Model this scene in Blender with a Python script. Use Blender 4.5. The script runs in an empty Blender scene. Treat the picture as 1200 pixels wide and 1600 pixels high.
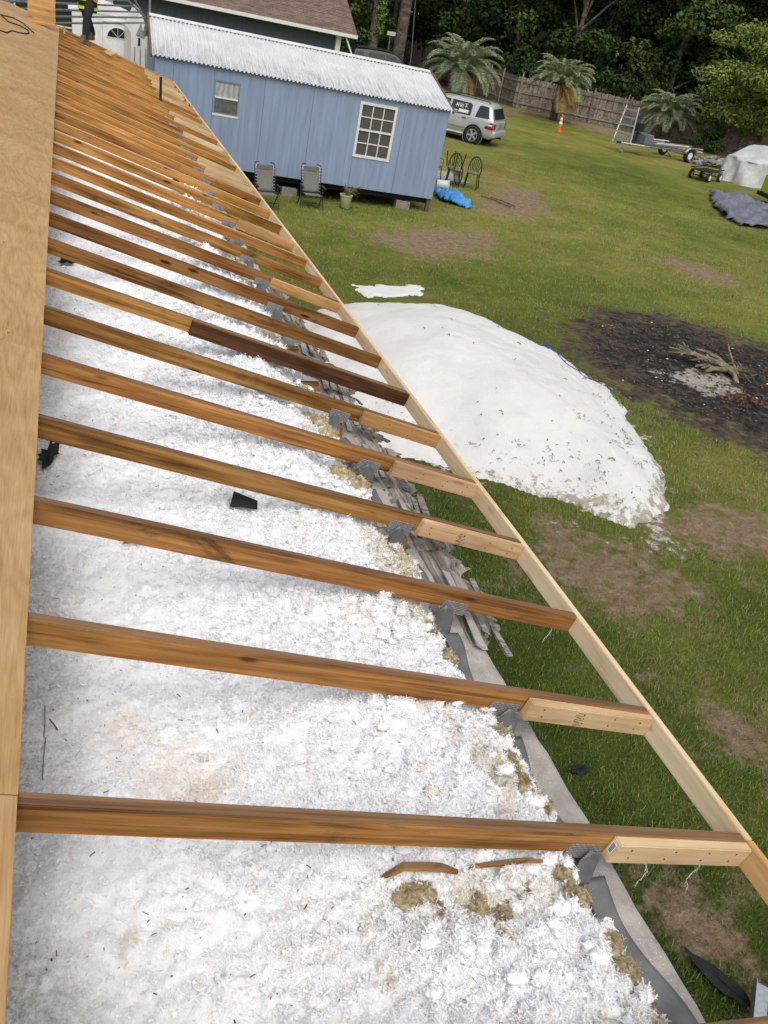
import bpy, bmesh, math, random
import numpy as np
from mathutils import Vector, Matrix, Euler
random.seed(7)
rng = np.random.default_rng(11)
scene = bpy.context.scene
COL = scene.collection
PI = math.pi
R = math.radians

# ------------------------------------------------------------------ camera
cam_d = bpy.data.cameras.new('camera')
cam = bpy.data.objects.new('camera', cam_d)
COL.objects.link(cam)
cam_d.sensor_fit = 'VERTICAL'
cam_d.sensor_height = 36.0
cam_d.lens = 1307.32 / 1600 * 36.0
cam_d.clip_start = 0.05
cam_d.clip_end = 3000
RW = ((0.9401354787, -0.3004603122, 0.1608380631),
      (-0.0285187779, -0.5396457053, -0.8414090516),
      (0.3396055963, 0.7864515965, -0.5159088344))
mw = Matrix.Identity(4)
for i in range(3):
    mw[i][0] = RW[0][i]; mw[i][1] = -RW[1][i]; mw[i][2] = -RW[2][i]
mw[0][3], mw[1][3], mw[2][3] = 0.148107, -0.688494, 4.768235
cam.matrix_world = mw
scene.camera = cam

# ------------------------------------------------------------------ light
SUN_EL, SUN_AZ = R(60), R(188)          # azimuth from +Y towards +X: the sun stands behind the camera, to its left
world = bpy.data.worlds.new('World')
scene.world = world
world.use_nodes = True
wn = world.node_tree
bg = wn.nodes['Background']
sky = wn.nodes.new('ShaderNodeTexSky')
sky.sky_type = 'NISHITA'
sky.sun_disc = False
sky.sun_elevation = SUN_EL
sky.sun_rotation = SUN_AZ
sky.air_density = 1.0
sky.dust_density = 6.0
sky.ozone_density = 1.0
hs = wn.nodes.new('ShaderNodeHueSaturation')   # an overcast sky is nearly colourless
hs.inputs['Saturation'].default_value = 0.35
wn.links.new(sky.outputs['Color'], hs.inputs['Color'])
wn.links.new(hs.outputs['Color'], bg.inputs['Color'])
bg.inputs['Strength'].default_value = 0.15
sun_d = bpy.data.lights.new('sun', 'SUN')
sun_d.energy = 0.85
sun_d.angle = R(60)
sun_d.color = (1.0, 0.975, 0.94)
sun = bpy.data.objects.new('sun', sun_d)
COL.objects.link(sun)
sd = Vector((math.sin(SUN_AZ) * math.cos(SUN_EL), math.cos(SUN_AZ) * math.cos(SUN_EL), math.sin(SUN_EL)))
sun.rotation_euler = sd.to_track_quat('Z', 'Y').to_euler()
sun.location = (-10, -20, 40)
scene.view_settings.view_transform = 'Standard'
scene.view_settings.look = 'None'
scene.view_settings.gamma = 1.0
scene.view_settings.exposure = -0.03
scene.render.engine = 'CYCLES'
scene.cycles.max_bounces = 6
scene.cycles.diffuse_bounces = 3
scene.cycles.use_denoising = True

# ------------------------------------------------------------------ materials
class N:
    def __init__(s, name):
        s.m = bpy.data.materials.new(name); s.m.use_nodes = True
        s.nt = s.m.node_tree; s.b = s.nt.nodes['Principled BSDF']
        s.tc = s.nt.nodes.new('ShaderNodeTexCoord')
    def n(s, t, **kw):
        o = s.nt.nodes.new('ShaderNode' + t)
        for k, v in kw.items(): setattr(o, k, v)
        return o
    def l(s, a, b): s.nt.links.new(a, b)
    def vec(s, scale=(1, 1, 1), src='Object', rot=(0, 0, 0)):
        mp = s.n('Mapping'); mp.inputs['Scale'].default_value = scale; mp.inputs['Rotation'].default_value = rot
        s.l(s.tc.outputs[src], mp.inputs['Vector']); return mp.outputs[0]
    def noise(s, scale=5, detail=4, rough=.55, v=None, dist=0):
        o = s.n('TexNoise'); o.inputs['Scale'].default_value = scale; o.inputs['Detail'].default_value = detail
        o.inputs['Roughness'].default_value = rough; o.inputs['Distortion'].default_value = dist
        s.l(v if v is not None else s.tc.outputs['Object'], o.inputs['Vector']); return o.outputs['Fac']
    def voro(s, scale=5, v=None, out='Distance', rand=1.0):
        o = s.n('TexVoronoi'); o.inputs['Scale'].default_value = scale; o.inputs['Randomness'].default_value = rand
        s.l(v if v is not None else s.tc.outputs['Object'], o.inputs['Vector']); return o.outputs[out]
    def ramp(s, fac, stops, interp='LINEAR'):
        o = s.n('ValToRGB'); o.color_ramp.interpolation = interp
        e = o.color_ramp.elements
        while len(e) < len(stops): e.new(0.5)
        for i, (p, c) in enumerate(stops):
            e[i].position = p; e[i].color = (*c, 1) if len(c) == 3 else c
        s.l(fac, o.inputs[0]); return o.outputs[0]
    def step(s, fac, a, b):
        o = s.n('MapRange'); o.interpolation_type = 'SMOOTHSTEP'
        o.inputs[1].default_value = a; o.inputs[2].default_value = b
        s.l(fac, o.inputs[0]); return o.outputs[0]
    def math(s, op, a, b=0.0):
        o = s.n('Math', operation=op)
        for i, x in enumerate((a, b)):
            if isinstance(x, (int, float)): o.inputs[i].default_value = x
            else: s.l(x, o.inputs[i])
        return o.outputs[0]
    def mix(s, fac, a, b, blend='MIX'):
        o = s.n('MixRGB', blend_type=blend)
        for i, x in enumerate((fac, a, b)):
            if isinstance(x, (int, float)): o.inputs[i].default_value = x
            elif isinstance(x, tuple): o.inputs[i].default_value = (*x, 1) if len(x) == 3 else x
            else: s.l(x, o.inputs[i])
        return o.outputs[0]
    def sep(s, v):
        o = s.n('SeparateXYZ'); s.l(v, o.inputs[0]); return o.outputs
    def attr(s, name):
        o = s.n('Attribute'); o.attribute_name = name; return o
    def rnd(s): return s.n('ObjectInfo').outputs['Random']
    def bump(s, h, strength=.3, dist=.02):
        o = s.n('Bump'); o.inputs['Strength'].default_value = strength; o.inputs['Distance'].default_value = dist
        s.l(h, o.inputs['Height']); s.l(o.outputs[0], s.b.inputs['Normal'])
    def col(s, c):
        if isinstance(c, tuple): s.b.inputs['Base Color'].default_value = (*c, 1)
        else: s.l(c, s.b.inputs['Base Color'])
    def set(s, **kw):
        for k, v in kw.items():
            i = s.b.inputs[k.replace('_', ' ')]
            if isinstance(v, (int, float, tuple)): i.default_value = v
            else: s.l(v, i)
        return s

def hsv_jit(o, c, amount=.25):
    """per-object brightness variation"""
    f = o.math('ADD', o.math('MULTIPLY', o.rnd(), amount), 1 - amount / 2)
    h = o.n('HueSaturation'); o.l(f, h.inputs['Value']); o.l(o.math('ADD', o.math('MULTIPLY', o.math('FRACT', o.math('MULTIPLY', o.rnd(), 7.3)), .014 * min(1, amount / .3)), .5 - .004 * min(1, amount / .3)), h.inputs['Hue']); o.l(c, h.inputs['Color']); return h.outputs[0]

def plain(name, c, rough=.6, var=.18, scale=6, bump=0.0, bscale=40, metal=0.0, spec=.4, jit=0.0, src='Object'):
    o = N(name)
    v = o.vec(src=src)
    f = o.noise(scale, 5, .6, v)
    d = tuple(max(0, x * (1 - var)) for x in c); e = tuple(min(1, x * (1 + var)) for x in c)
    k = o.ramp(f, [(.3, d), (.7, e)])
    if jit: k = hsv_jit(o, k, jit)
    o.col(k)
    o.set(Roughness=rough, Metallic=metal)
    o.b.inputs['Specular IOR Level'].default_value = spec
    if bump: o.bump(o.noise(bscale, 4, .6, v), bump, .01)
    return o.m

def wood(name, dark, mid, light, top=None, knots=.5, jit=.3, grain=26, stain=0.0, patch=None):
    o = N(name)
    sh = o.n('Mapping'); o.l(o.tc.outputs['Object'], sh.inputs['Vector'])
    cx = o.n('CombineXYZ')
    rr = o.rnd(); o.l(o.math('MULTIPLY', rr, 37.0), cx.inputs[0]); o.l(o.math('MULTIPLY', rr, 11.0), cx.inputs[1]); o.l(o.math('MULTIPLY', rr, 5.0), cx.inputs[2])
    o.l(cx.outputs[0], sh.inputs['Location'])
    def mp(sc):
        q = o.n('Mapping'); q.inputs['Scale'].default_value = sc; o.l(sh.outputs[0], q.inputs['Vector']); return q.outputs[0]
    g1 = o.noise(1.0, 6, .62, mp((1.1, grain, grain)), .9)
    g2 = o.noise(1.0, 4, .6, mp((2.2, grain * 4.5, grain * 4.5)), .3)
    big = o.noise(1.0, 3, .5, mp((1.4, 5, 5)))
    f = o.math('ADD', o.math('MULTIPLY', g1, .62), o.math('ADD', o.math('MULTIPLY', g2, .2), o.math('MULTIPLY', big, .25)))
    c = o.ramp(f, [(.42, dark), (.53, mid), (.64, light)])
    tone = o.noise(1.0, 3, .55, mp((1.1, 2.5, 2.5)))
    c = o.mix(.6, c, o.ramp(tone, [(.32, (.3, .27, .25)), (.68, (.66, .66, .66))]), 'OVERLAY')
    vd = o.voro(1.0, mp((2.6, 9.0, 9.0)))
    kn = o.step(vd, .16, .06)
    c = o.mix(o.math('MULTIPLY', kn, knots), c, tuple(x * .28 for x in dark))
    if stain:
        st = o.step(o.noise(1.0, 6, .7, mp((2.2, 6, 6)), 1.2), .55, .74)
        c = o.mix(o.math('MULTIPLY', st, stain), c, (.035, .02, .012))
    crk = o.step(o.noise(1.0, 3, .6, mp((.8, 60, 60)), .4), .66, .72)      # drying cracks along the grain
    c = o.mix(o.math('MULTIPLY', crk, .5), c, tuple(x * .4 for x in dark))
    if top is not None:                      # the weathered edge that the old sheathing was nailed to
        nz = o.sep(o.tc.outputs['Normal'])[2]
        tcol = o.ramp(o.math('ADD', o.math('MULTIPLY', g1, .7), o.math('MULTIPLY', g2, .35)), [(.38, tuple(x * .55 for x in top)), (.55, top), (.72, tuple(min(1, x * 1.5) for x in top))])
        c = o.mix(o.step(nz, .6, .8), c, tcol)
    c = hsv_jit(o, c, jit)
    o.col(c); o.set(Roughness=.8)
    o.b.inputs['Specular IOR Level'].default_value = .12
    o.bump(o.math('ADD', g1, o.math('MULTIPLY', g2, .6)), .28, .006)
    return o.m

MAT = {}
MAT['old_wood'] = wood('old_wood', (.115, .047, .015), (.295, .138, .04), (.43, .228, .076), top=(.2, .112, .058), knots=.95, jit=.4, stain=.85)
MAT['far_wood'] = wood('far_wood', (.16, .065, .019), (.375, .17, .047), (.51, .265, .083), top=(.55, .36, .185), knots=.95, jit=.25, stain=.6)  # same old lumber, colour raised to stand in for light between the far rafters
MAT['dark_wood'] = wood('dark_wood', (.045, .02, .01), (.10, .045, .02), (.16, .08, .04), top=(.22, .13, .075), knots=.6, jit=.2, stain=.5)
MAT['new_wood'] = wood('new_wood', (0.468, 0.315, 0.162), (0.612, 0.441, 0.252), (0.684, 0.522, 0.324), knots=.45, jit=.06, grain=16)
MAT['tan_wood'] = wood('tan_wood', (.38, .20, .07), (.55, .32, .13), (.64, .41, .2), knots=.5, jit=.1, grain=18)
MAT['fascia_wood'] = wood('fascia_wood', (0.540, 0.378, 0.216), (0.666, 0.513, 0.324), (0.738, 0.594, 0.405), knots=.35, jit=.08, grain=14)
MAT['grey_board'] = wood('grey_board', (.1, .092, .08), (.24, .225, .2), (.4, .38, .345), knots=.8, jit=.35, stain=.7)
MAT['fence_wood'] = wood('fence_wood', (.14, .118, .095), (.25, .215, .18), (.36, .32, .275), knots=.5, jit=.4, stain=.35, grain=14)

def plywood():
    o = N('plywood')
    v = o.vec((1, 1, 1))
    warp = o.noise(1.3, 4, .55, v, .6)
    slow = o.noise(1, 2.5, .45, o.vec((2.6, .8, 1)), .35)
    ring = o.math('ABSOLUTE', o.math('SUBTRACT', o.math('MULTIPLY', o.math('FRACT', o.math('MULTIPLY', slow, 17.0)), 2.0), 1.0))
    fine = o.noise(1, 6, .7, o.vec((150, 7, 60)))
    f = o.math('ADD', o.math('MULTIPLY', ring, .085), o.math('ADD', o.math('MULTIPLY', warp, .48), o.math('MULTIPLY', fine, .46)))
    c = o.ramp(f, [(.32, (.275, .15, .055)), (.5, (.42, .255, .115)), (.68, (.53, .365, .19))])
    blot = o.step(o.noise(1.6, 6, .65, v, .8), .52, .78)          # boot scuffs, rain marks
    c = o.mix(o.math('MULTIPLY', blot, .6), c, (.2, .125, .07))
    pk = o.step(o.voro(1, o.vec((26, 8, 8))), .12, .06)
    keep = o.step(o.noise(3.0, 2, .5, v), .46, .54)
    c = o.mix(o.math('MULTIPLY', o.math('MULTIPLY', pk, keep), .85), c, (.06, .035, .02))
    c = hsv_jit(o, c, .12)
    o.col(c); o.set(Roughness=.75); o.b.inputs['Specular IOR Level'].default_value = .25
    o.bump(o.math('ADD', fine, o.math('MULTIPLY', ring, .2)), .2, .003)
    return o.m
MAT['plywood'] = plywood()

def concrete(name, a, b, rough=.9, speck=True):
    o = N(name)
    f = o.noise(9, 8, .7)
    c = o.ramp(f, [(.32, a), (.68, b)])
    blot = o.step(o.noise(3.2, 5, .6), .5, .75)
    c = o.mix(o.math('MULTIPLY', blot, .4), c, tuple(x * .55 for x in a))
    if speck:
        sp = o.step(o.voro(70), .25, .12)
        c = o.mix(o.math('MULTIPLY', sp, o.step(o.noise(5, 3), .45, .6)), c, (.62, .6, .56))
    o.col(c); o.set(Roughness=rough); o.b.inputs['Specular IOR Level'].default_value = .2
    o.bump(o.noise(60, 8, .7), .6, .012)
    return o.m
MAT['concrete'] = concrete('concrete', (.3, .285, .26), (.5, .48, .44))
MAT['block'] = concrete('block', (.2, .19, .17), (.33, .31, .28))

def lawn_nodes(o):
    """lawn colour from world position; shared by the soil sheet and the blades"""
    p = o.tc.outputs['Object']
    big = o.noise(.11, 4, .55, p)
    mid = o.noise(.55, 5, .6, p)
    fin = o.noise(4.0, 4, .6, p)
    f = o.math('ADD', o.math('MULTIPLY', big, .5), o.math('ADD', o.math('MULTIPLY', mid, .35), o.math('MULTIPLY', fin, .15)))
    return f

def ground_mat():
    o = N('lawn_soil')
    p = o.tc.outputs['Object']
    f = lawn_nodes(o)
    lush = o.attr('lush').outputs['Fac']
    g = o.ramp(f, [(.36, (.14, .18, .047)), (.46, (.225, .248, .074)), (.54, (.305, .298, .106)), (.64, (.375, .328, .162))])
    g = o.mix(o.math('MULTIPLY', lush, .8), g, o.ramp(f, [(.36, (0.047, 0.073, 0.017)), (.6, (0.107, 0.142, 0.034))]))
    thin = o.step(o.noise(.4, 6, .62, o.vec((1, .8, 1))), .56, .74)       # thin, straw-coloured turf
    g = o.mix(o.math('MULTIPLY', o.math('MULTIPLY', thin, .5), o.math('SUBTRACT', 1.0, lush)), g, (.33, .265, .16))
    fine = o.noise(26, 5, .7, p)
    g = o.mix(.55, g, o.ramp(fine, [(.3, (.035, .05, .012)), (.7, (.24, .25, .075))]), 'SOFT_LIGHT')
    far = o.noise(1, 8, .7, o.vec((1.7, 1.7, 1)))
    g = o.mix(.5, g, o.ramp(far, [(.35, (.3, .33, .2)), (.65, (.62, .6, .5))]), 'OVERLAY')
    edge = o.noise(2.2, 6, .68, p)
    edge2 = o.noise(9.0, 4, .65, p)
    e = o.math('ADD', o.math('MULTIPLY', o.math('SUBTRACT', edge, .5), 1.9), o.math('MULTIPLY', o.math('SUBTRACT', edge2, .5), 1.1))
    def mask(name, lo=.36, hi=.82): return o.step(o.math('ADD', o.attr(name).outputs['Fac'], e), lo, hi)
    dn = o.noise(7, 7, .7, p)
    dirt = o.ramp(dn, [(.3, (.16, .105, .07)), (.52, (.28, .195, .135)), (.7, (.38, .3, .225))])
    straw = o.step(o.noise(1, 5, .7, o.vec((50, 14, 1), rot=(0, 0, .6))), .55, .68)
    dirt = o.mix(o.math('MULTIPLY', straw, .5), dirt, (.36, .29, .2))
    g = o.mix(o.math('MULTIPLY', mask('dirt', .26, .66), .88), g, dirt)
    red = o.ramp(dn, [(.3, (.2, .075, .045)), (.7, (.33, .15, .1))])
    g = o.mix(mask('red'), g, red)
    bn = o.noise(5.5, 8, .72, p)
    burn = o.ramp(bn, [(.32, (.012, .012, .012)), (.5, (.035, .033, .031)), (.62, (.09, .08, .072)), (.78, (.2, .18, .165))])
    g = o.mix(mask('scorch', .3, .66), g, o.ramp(dn, [(.3, (.05, .04, .032)), (.7, (.15, .115, .085))]))
    g = o.mix(mask('burn'), g, burn)
    g = o.mix(mask('wood'), g, o.ramp(dn, [(.3, (.02, .018, .01)), (.7, (.07, .055, .03))]))
    ash = o.ramp(dn, [(.3, (.3, .27, .235)), (.7, (.5, .47, .42))])
    g = o.mix(mask('ash', .45, .7), g, ash)
    sand = o.ramp(dn, [(.3, (.56, .54, .5)), (.7, (.78, .76, .72))])
    g = o.mix(mask('sand', .5, .75), g, sand)
    o.col(g); o.set(Roughness=.95); o.b.inputs['Specular IOR Level'].default_value = .1
    o.bump(o.math('ADD', fine, o.math('MULTIPLY', dn, 1.2)), .9, .05)
    return o.m
MAT['ground'] = ground_mat()

def blade_mat():
    o = N('grass_blade')
    f = lawn_nodes(o)
    at = o.attr('tint').outputs['Fac']
    k = o.math('ADD', f, o.math('MULTIPLY', o.math('SUBTRACT', at, .5), .3))
    c = o.ramp(k, [(.28, (.125, .188, .038)), (.43, (.21, .26, .062)), (.56, (.31, .318, .102)), (.7, (.41, .362, .172))])
    c = o.mix(o.math('MULTIPLY', o.attr('lush').outputs['Fac'], .9), c, o.ramp(k, [(.28, (0.036, 0.086, 0.015)), (.45, (0.076, 0.146, 0.028)), (.62, (0.133, 0.202, 0.045))]))
    dead = o.step(at, .93, .97)
    c = o.mix(dead, c, (.33, .27, .14))
    o.col(c); o.set(Roughness=.6); o.b.inputs['Specular IOR Level'].default_value = .25
    return o.m
MAT['blade'] = blade_mat()

def sand_mat():
    o = N('white_sand')
    p = o.tc.outputs['Object']
    f = o.noise(1.5, 7, .65, p)
    c = o.ramp(f, [(.3, (0.616, 0.612, 0.603)), (.6, (0.673, 0.671, 0.664))])
    w = o.step(o.noise(2.4, 4, .6, p, 1.2), .6, .78)
    c = o.mix(o.math('MULTIPLY', w, .3), c, (.62, .56, .46))
    foot = o.attr('foot').outputs['Fac']
    e = o.math('ADD', foot, o.math('MULTIPLY', o.math('SUBTRACT', o.noise(7.5, 7, .75, p), .5), 2.3))
    m = o.step(e, .8, 1.0)
    c = o.mix(o.math('MULTIPLY', m, .75), c, o.ramp(o.noise(12, 4, .6, p), [(.35, (.12, .13, .05)), (.65, (.36, .3, .2))]))
    o.col(c); o.set(Roughness=.95); o.b.inputs['Specular IOR Level'].default_value = .08
    o.bump(o.math('ADD', o.noise(5, 6, .65, p), o.math('MULTIPLY', o.noise(70, 3, .6, p), .25)), .5, .05)
    return o.m
MAT['sand'] = sand_mat()

def insul_mat():
    o = N('white_insulation')
    p = o.tc.outputs['Object']
    big = o.noise(2.1, 5, .6, p)
    c = o.ramp(o.noise(30, 4, .6, p), [(.3, (.93, .95, .975)), (.7, (.975, .98, .99))])  # white with a faint blue of skylight mixed into the colour
    x = o.sep(p)[0]
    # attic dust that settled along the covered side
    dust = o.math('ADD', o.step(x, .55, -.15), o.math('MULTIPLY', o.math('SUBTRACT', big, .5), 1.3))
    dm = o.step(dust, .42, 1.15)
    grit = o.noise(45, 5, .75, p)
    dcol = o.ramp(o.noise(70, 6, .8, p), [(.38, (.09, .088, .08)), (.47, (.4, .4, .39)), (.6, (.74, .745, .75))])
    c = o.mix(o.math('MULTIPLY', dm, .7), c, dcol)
    pink = o.step(o.noise(1.45, 3, .5, o.vec((1.3, 1, 1))), .6, .76)
    c = o.mix(o.math('MULTIPLY', pink, .5), c, (.74, .56, .42))
    spot = o.math('MULTIPLY', o.step(o.noise(11, 4, .6, p, .8), .6, .72), o.step(o.noise(3.1, 2, .5, p), .5, .6))
    c = o.mix(o.math('MULTIPLY', spot, .45), c, (.62, .47, .3))
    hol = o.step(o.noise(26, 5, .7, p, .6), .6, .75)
    c = o.mix(o.math('MULTIPLY', hol, .14), c, (.45, .46, .48))  # grey painted in as shaded hollows between the clumps
    at = o.attr('tint').outputs['Fac']
    c = o.mix(o.math('MULTIPLY', o.step(at, .965, .985), .6), c, (.6, .45, .24))
    c = o.mix(o.math('MULTIPLY', o.attr('tan').outputs['Fac'], .8), c, o.ramp(grit, [(.35, (.38, .3, .13)), (.65, (.62, .55, .32))]))
    o.col(c); o.set(Roughness=1.0); o.b.inputs['Specular IOR Level'].default_value = .02
    o.bump(o.noise(160, 4, .7, p), .35, .006)
    tr = o.n('BsdfTranslucent'); o.l(c, tr.inputs['Color']); mx = o.n('MixShader'); mx.inputs[0].default_value = .12
    out = [q for q in o.nt.nodes if q.type == 'OUTPUT_MATERIAL'][0]
    o.l(o.b.outputs[0], mx.inputs[1]); o.l(tr.outputs[0], mx.inputs[2]); o.l(mx.outputs[0], out.inputs['Surface'])
    return o.m
MAT['insul'] = insul_mat()

def batt_mat():
    o = N('tan_batt')
    p = o.tc.outputs['Object']
    f = o.noise(30, 7, .7, p, .5)
    c = o.ramp(f, [(.3, (.4, .29, .15)), (.5, (.68, .56, .33)), (.68, (.86, .78, .56))])
    o.col(c); o.set(Roughness=1.0); o.b.inputs['Specular IOR Level'].default_value = .05
    o.bump(o.noise(90, 6, .75, p), 1.0, .02)
    return o.m
MAT['batt'] = batt_mat()

def corrug_mat():
    o = N('corrugated_sheet')
    p = o.tc.outputs['Object']
    c = o.ramp(o.noise(2.5, 5, .6, p), [(.3, (.58, .59, .6)), (.7, (.72, .73, .74))])
    streak = o.noise(1, 7, .72, o.vec((40, 1.6, 1)))
    low = o.sep(p)[1]                      # rain-washed mould gathers down the sheet
    m = o.step(o.math('ADD', streak, o.math('MULTIPLY', o.step(low, 2.0, 0.0), .2)), .6, .86)
    c = o.mix(o.math('MULTIPLY', m, .62), c, (.16, .16, .155))
    o.col(c); o.set(Roughness=.55, Metallic=.15)
    o.b.inputs['Specular IOR Level'].default_value = .3
    return o.m
MAT['corrugated'] = corrug_mat()

def shingle_mat():
    o = N('brown_shingle')
    b = o.n('TexBrick'); b.offset = .5
    b.inputs['Color1'].default_value = (.13, .088, .07, 1); b.inputs['Color2'].default_value = (.21, .15, .12, 1)
    b.inputs['Mortar'].default_value = (.05, .036, .03, 1); b.inputs['Scale'].default_value = 1.0
    b.inputs['Brick Width'].default_value = .32; b.inputs['Row Height'].default_value = .14; b.inputs['Mortar Size'].default_value = .006
    o.l(o.vec(), b.inputs['Vector'])
    c = o.mix(.5, b.outputs['Color'], o.ramp(o.noise(3, 6, .7), [(.3, (.3, .27, .26)), (.7, (.72, .68, .66))]), 'OVERLAY')
    o.col(c); o.set(Roughness=.9)
    return o.m
MAT['shingle'] = shingle_mat()

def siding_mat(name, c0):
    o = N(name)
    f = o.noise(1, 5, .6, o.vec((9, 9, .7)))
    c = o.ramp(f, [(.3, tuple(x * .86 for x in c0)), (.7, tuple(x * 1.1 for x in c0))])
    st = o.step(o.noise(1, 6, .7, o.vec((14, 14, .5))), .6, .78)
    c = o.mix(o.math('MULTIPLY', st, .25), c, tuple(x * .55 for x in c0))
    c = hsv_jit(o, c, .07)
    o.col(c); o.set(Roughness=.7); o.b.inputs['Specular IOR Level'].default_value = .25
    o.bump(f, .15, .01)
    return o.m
MAT['blue_siding'] = siding_mat('blue_siding', (.262, .338, .475))
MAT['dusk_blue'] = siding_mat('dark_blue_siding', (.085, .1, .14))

def tarp_mat(name, c0, c1, rough=.5):
    o = N(name)
    f = o.noise(2.2, 6, .65, None, .6)
    o.col(o.ramp(f, [(.32, c0), (.68, c1)])); o.set(Roughness=rough)
    o.bump(o.noise(5, 6, .65, None, 1.0), .7, .06)
    return o.m
MAT['grey_tarp'] = tarp_mat('grey_tarp', (.105, .115, .15), (.18, .19, .235))
MAT['white_tarp'] = tarp_mat('white_tarp', (.42, .43, .42), (.58, .59, .585))
MAT['blue_tarp'] = tarp_mat('blue_tarp', (.03, .2, .52), (.1, .36, .72))

def leaf_mat(name, stops, trans=.25):
    o = N(name)
    at = o.attr('tint').outputs['Fac']
    c = o.ramp(o.math('ADD', o.math('MULTIPLY', at, .7), o.math('MULTIPLY', o.noise(.45, 3, .6), .45)), stops)
    o.col(c); o.set(Roughness=.7); o.b.inputs['Specular IOR Level'].default_value = .12
    return o.m
MAT['leaf_dark'] = leaf_mat('leaf_dark', [(.2, (.008, .017, .006)), (.5, (.02, .04, .011)), (.8, (.045, .075, .02))])  # leaf colour lowered to paint in the shade deep inside the wood
MAT['leaf_mid'] = leaf_mat('leaf_mid', [(.2, (.016, .03, .009)), (.5, (.038, .068, .017)), (.8, (.08, .115, .03))])
MAT['leaf_light'] = leaf_mat('leaf_light', [(.2, (.06, .095, .02)), (.5, (.13, .18, .038)), (.8, (.23, .26, .07))])
MAT['leaf_vine'] = leaf_mat('leaf_vine', [(.2, (.05, .1, .014)), (.5, (.1, .19, .025)), (.8, (.16, .26, .04))])
MAT['palm_leaf'] = leaf_mat('palm_leaf', [(.2, (.1, .135, .065)), (.5, (.2, .245, .13)), (.8, (.35, .39, .24))])
MAT['palm_dead'] = leaf_mat('palm_dead', [(.2, (.2, .12, .03)), (.5, (.33, .21, .05)), (.8, (.44, .3, .1))])
MAT['bark'] = wood('bark', (.05, .04, .032), (.115, .095, .08), (.19, .165, .145), knots=.2, jit=.2, grain=5)
MAT['dead_branch'] = plain('dead_branch', (.18, .155, .095), .95, .7, 7, .9, 25)
MAT['char_branch'] = plain('char_branch', (.12, .09, .065), .95, .5, 10, .5, 40)

MAT['galv'] = plain('galvanised_metal', (.33, .35, .37), .45, .25, 20, .15, 60, metal=.6)
MAT['plate'] = None
def plate_mat():
    o = N('toothed_plate')
    b = o.n('TexBrick'); b.inputs['Scale'].default_value = 1.0
    b.inputs['Color1'].default_value = (.36, .375, .385, 1); b.inputs['Color2'].default_value = (.48, .49, .5, 1)
    b.inputs['Mortar'].default_value = (.17, .175, .18, 1)
    b.inputs['Brick Width'].default_value = .022; b.inputs['Row Height'].default_value = .008; b.inputs['Mortar Size'].default_value = .0016
    sw = o.n('CombineXYZ'); s = o.sep(o.tc.outputs['Object'])
    o.l(s[0], sw.inputs[0]); o.l(s[2], sw.inputs[1])
    o.l(sw.outputs[0], b.inputs['Vector'])
    o.col(b.outputs['Color']); o.set(Roughness=.5, Metallic=.5)
    o.bump(b.outputs['Fac'], -.8, .004)
    return o.m
MAT['plate'] = plate_mat()
MAT['flash'] = plain('grey_flashing', (.165, .17, .175), .5, .3, 9, .2, 25, metal=.1)
MAT['felt'] = plain('black_felt', (.012, .012, .013), .85, .4, 10, .4, 60)
MAT['white_paint'] = plain('white_paint', (.74, .74, .73), .5, .08, 5)
MAT['white_dirty'] = plain('white_plaster', (.62, .62, .6), .7, .18, 4)
MAT['glass_dark'] = plain('dark_glass', (.025, .028, .03), .08, .3, 3, spec=.6)
MAT['pane'] = plain('window_pane', (.10, .105, .11), .12, .45, 7, spec=.6)
MAT['curtain'] = None
def curtain_mat(name, axis, period, a, b, src_scale=1.0):
    o = N(name)
    w = o.n('TexWave', wave_type='BANDS', bands_direction=axis); w.inputs['Scale'].default_value = period
    w.inputs['Distortion'].default_value = 5.0 if axis == 'X' else 1.0; o.l(o.tc.outputs['Object'], w.inputs['Vector'])
    o.col(o.mix(.3, o.ramp(w.outputs['Fac'], [(.3, a), (.7, b)]), o.ramp(o.noise(9, 4, .6), [(.3, a), (.7, b)])))
    o.set(Roughness=.2); o.b.inputs['Specular IOR Level'].default_value = .5
    return o.m
MAT['curtain'] = curtain_mat('curtain_behind_glass', 'X', 2.6, (.3, .3, .31), (.48, .48, .48))
MAT['screen_glass'] = plain('screened_glass', (.12, .125, .125), .3, .35, 9, spec=.5)
MAT['blind'] = curtain_mat('blind_behind_glass', 'Z', 9.0, (.035, .035, .035), (.16, .155, .14))
MAT['black_metal'] = plain('black_metal', (.018, .018, .02), .45, .3, 20)
MAT['bronze'] = plain('bronze_metal', (.03, .022, .018), .5, .3, 20)
MAT['cushion'] = plain('taupe_cushion', (.16, .135, .12), .9, .2, 20)
MAT['sling'] = plain('grey_sling', (.17, .165, .15), .9, .15, 30, .2, 200)
MAT['rubber'] = plain('tyre_rubber', (.02, .02, .021), .8, .25, 30)
MAT['silver_paint'] = plain('silver_paint', (.52, .54, .55), .28, .05, 2, metal=.35, spec=.6)
MAT['silver_dark'] = plain('silver_trim', (.33, .345, .35), .4, .06, 2, metal=.3)
MAT['alloy'] = plain('alloy_rim', (.5, .5, .5), .35, .1, 10, metal=.5)
MAT['black_paint'] = plain('black_paint', (.012, .012, .014), .2, .2, 2, spec=.6)
MAT['red_lens'] = plain('red_lens', (.35, .015, .025), .15, .15, 6, spec=.6)
MAT['white_mark'] = plain('white_mark', (.75, .75, .75), .8, .1, 20)
MAT['ink'] = plain('stamp_ink', (.1, .075, .05), .9, .3, 60)
MAT['cone'] = plain('cone_orange', (.78, .13, .02), .5, .12, 5)
MAT['lime'] = plain('lime_paint', (.42, .55, .02), .4, .08, 3)
MAT['clay_pot'] = plain('pale_yellow_pot', (.46, .42, .25), .7, .15, 8)
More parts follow.
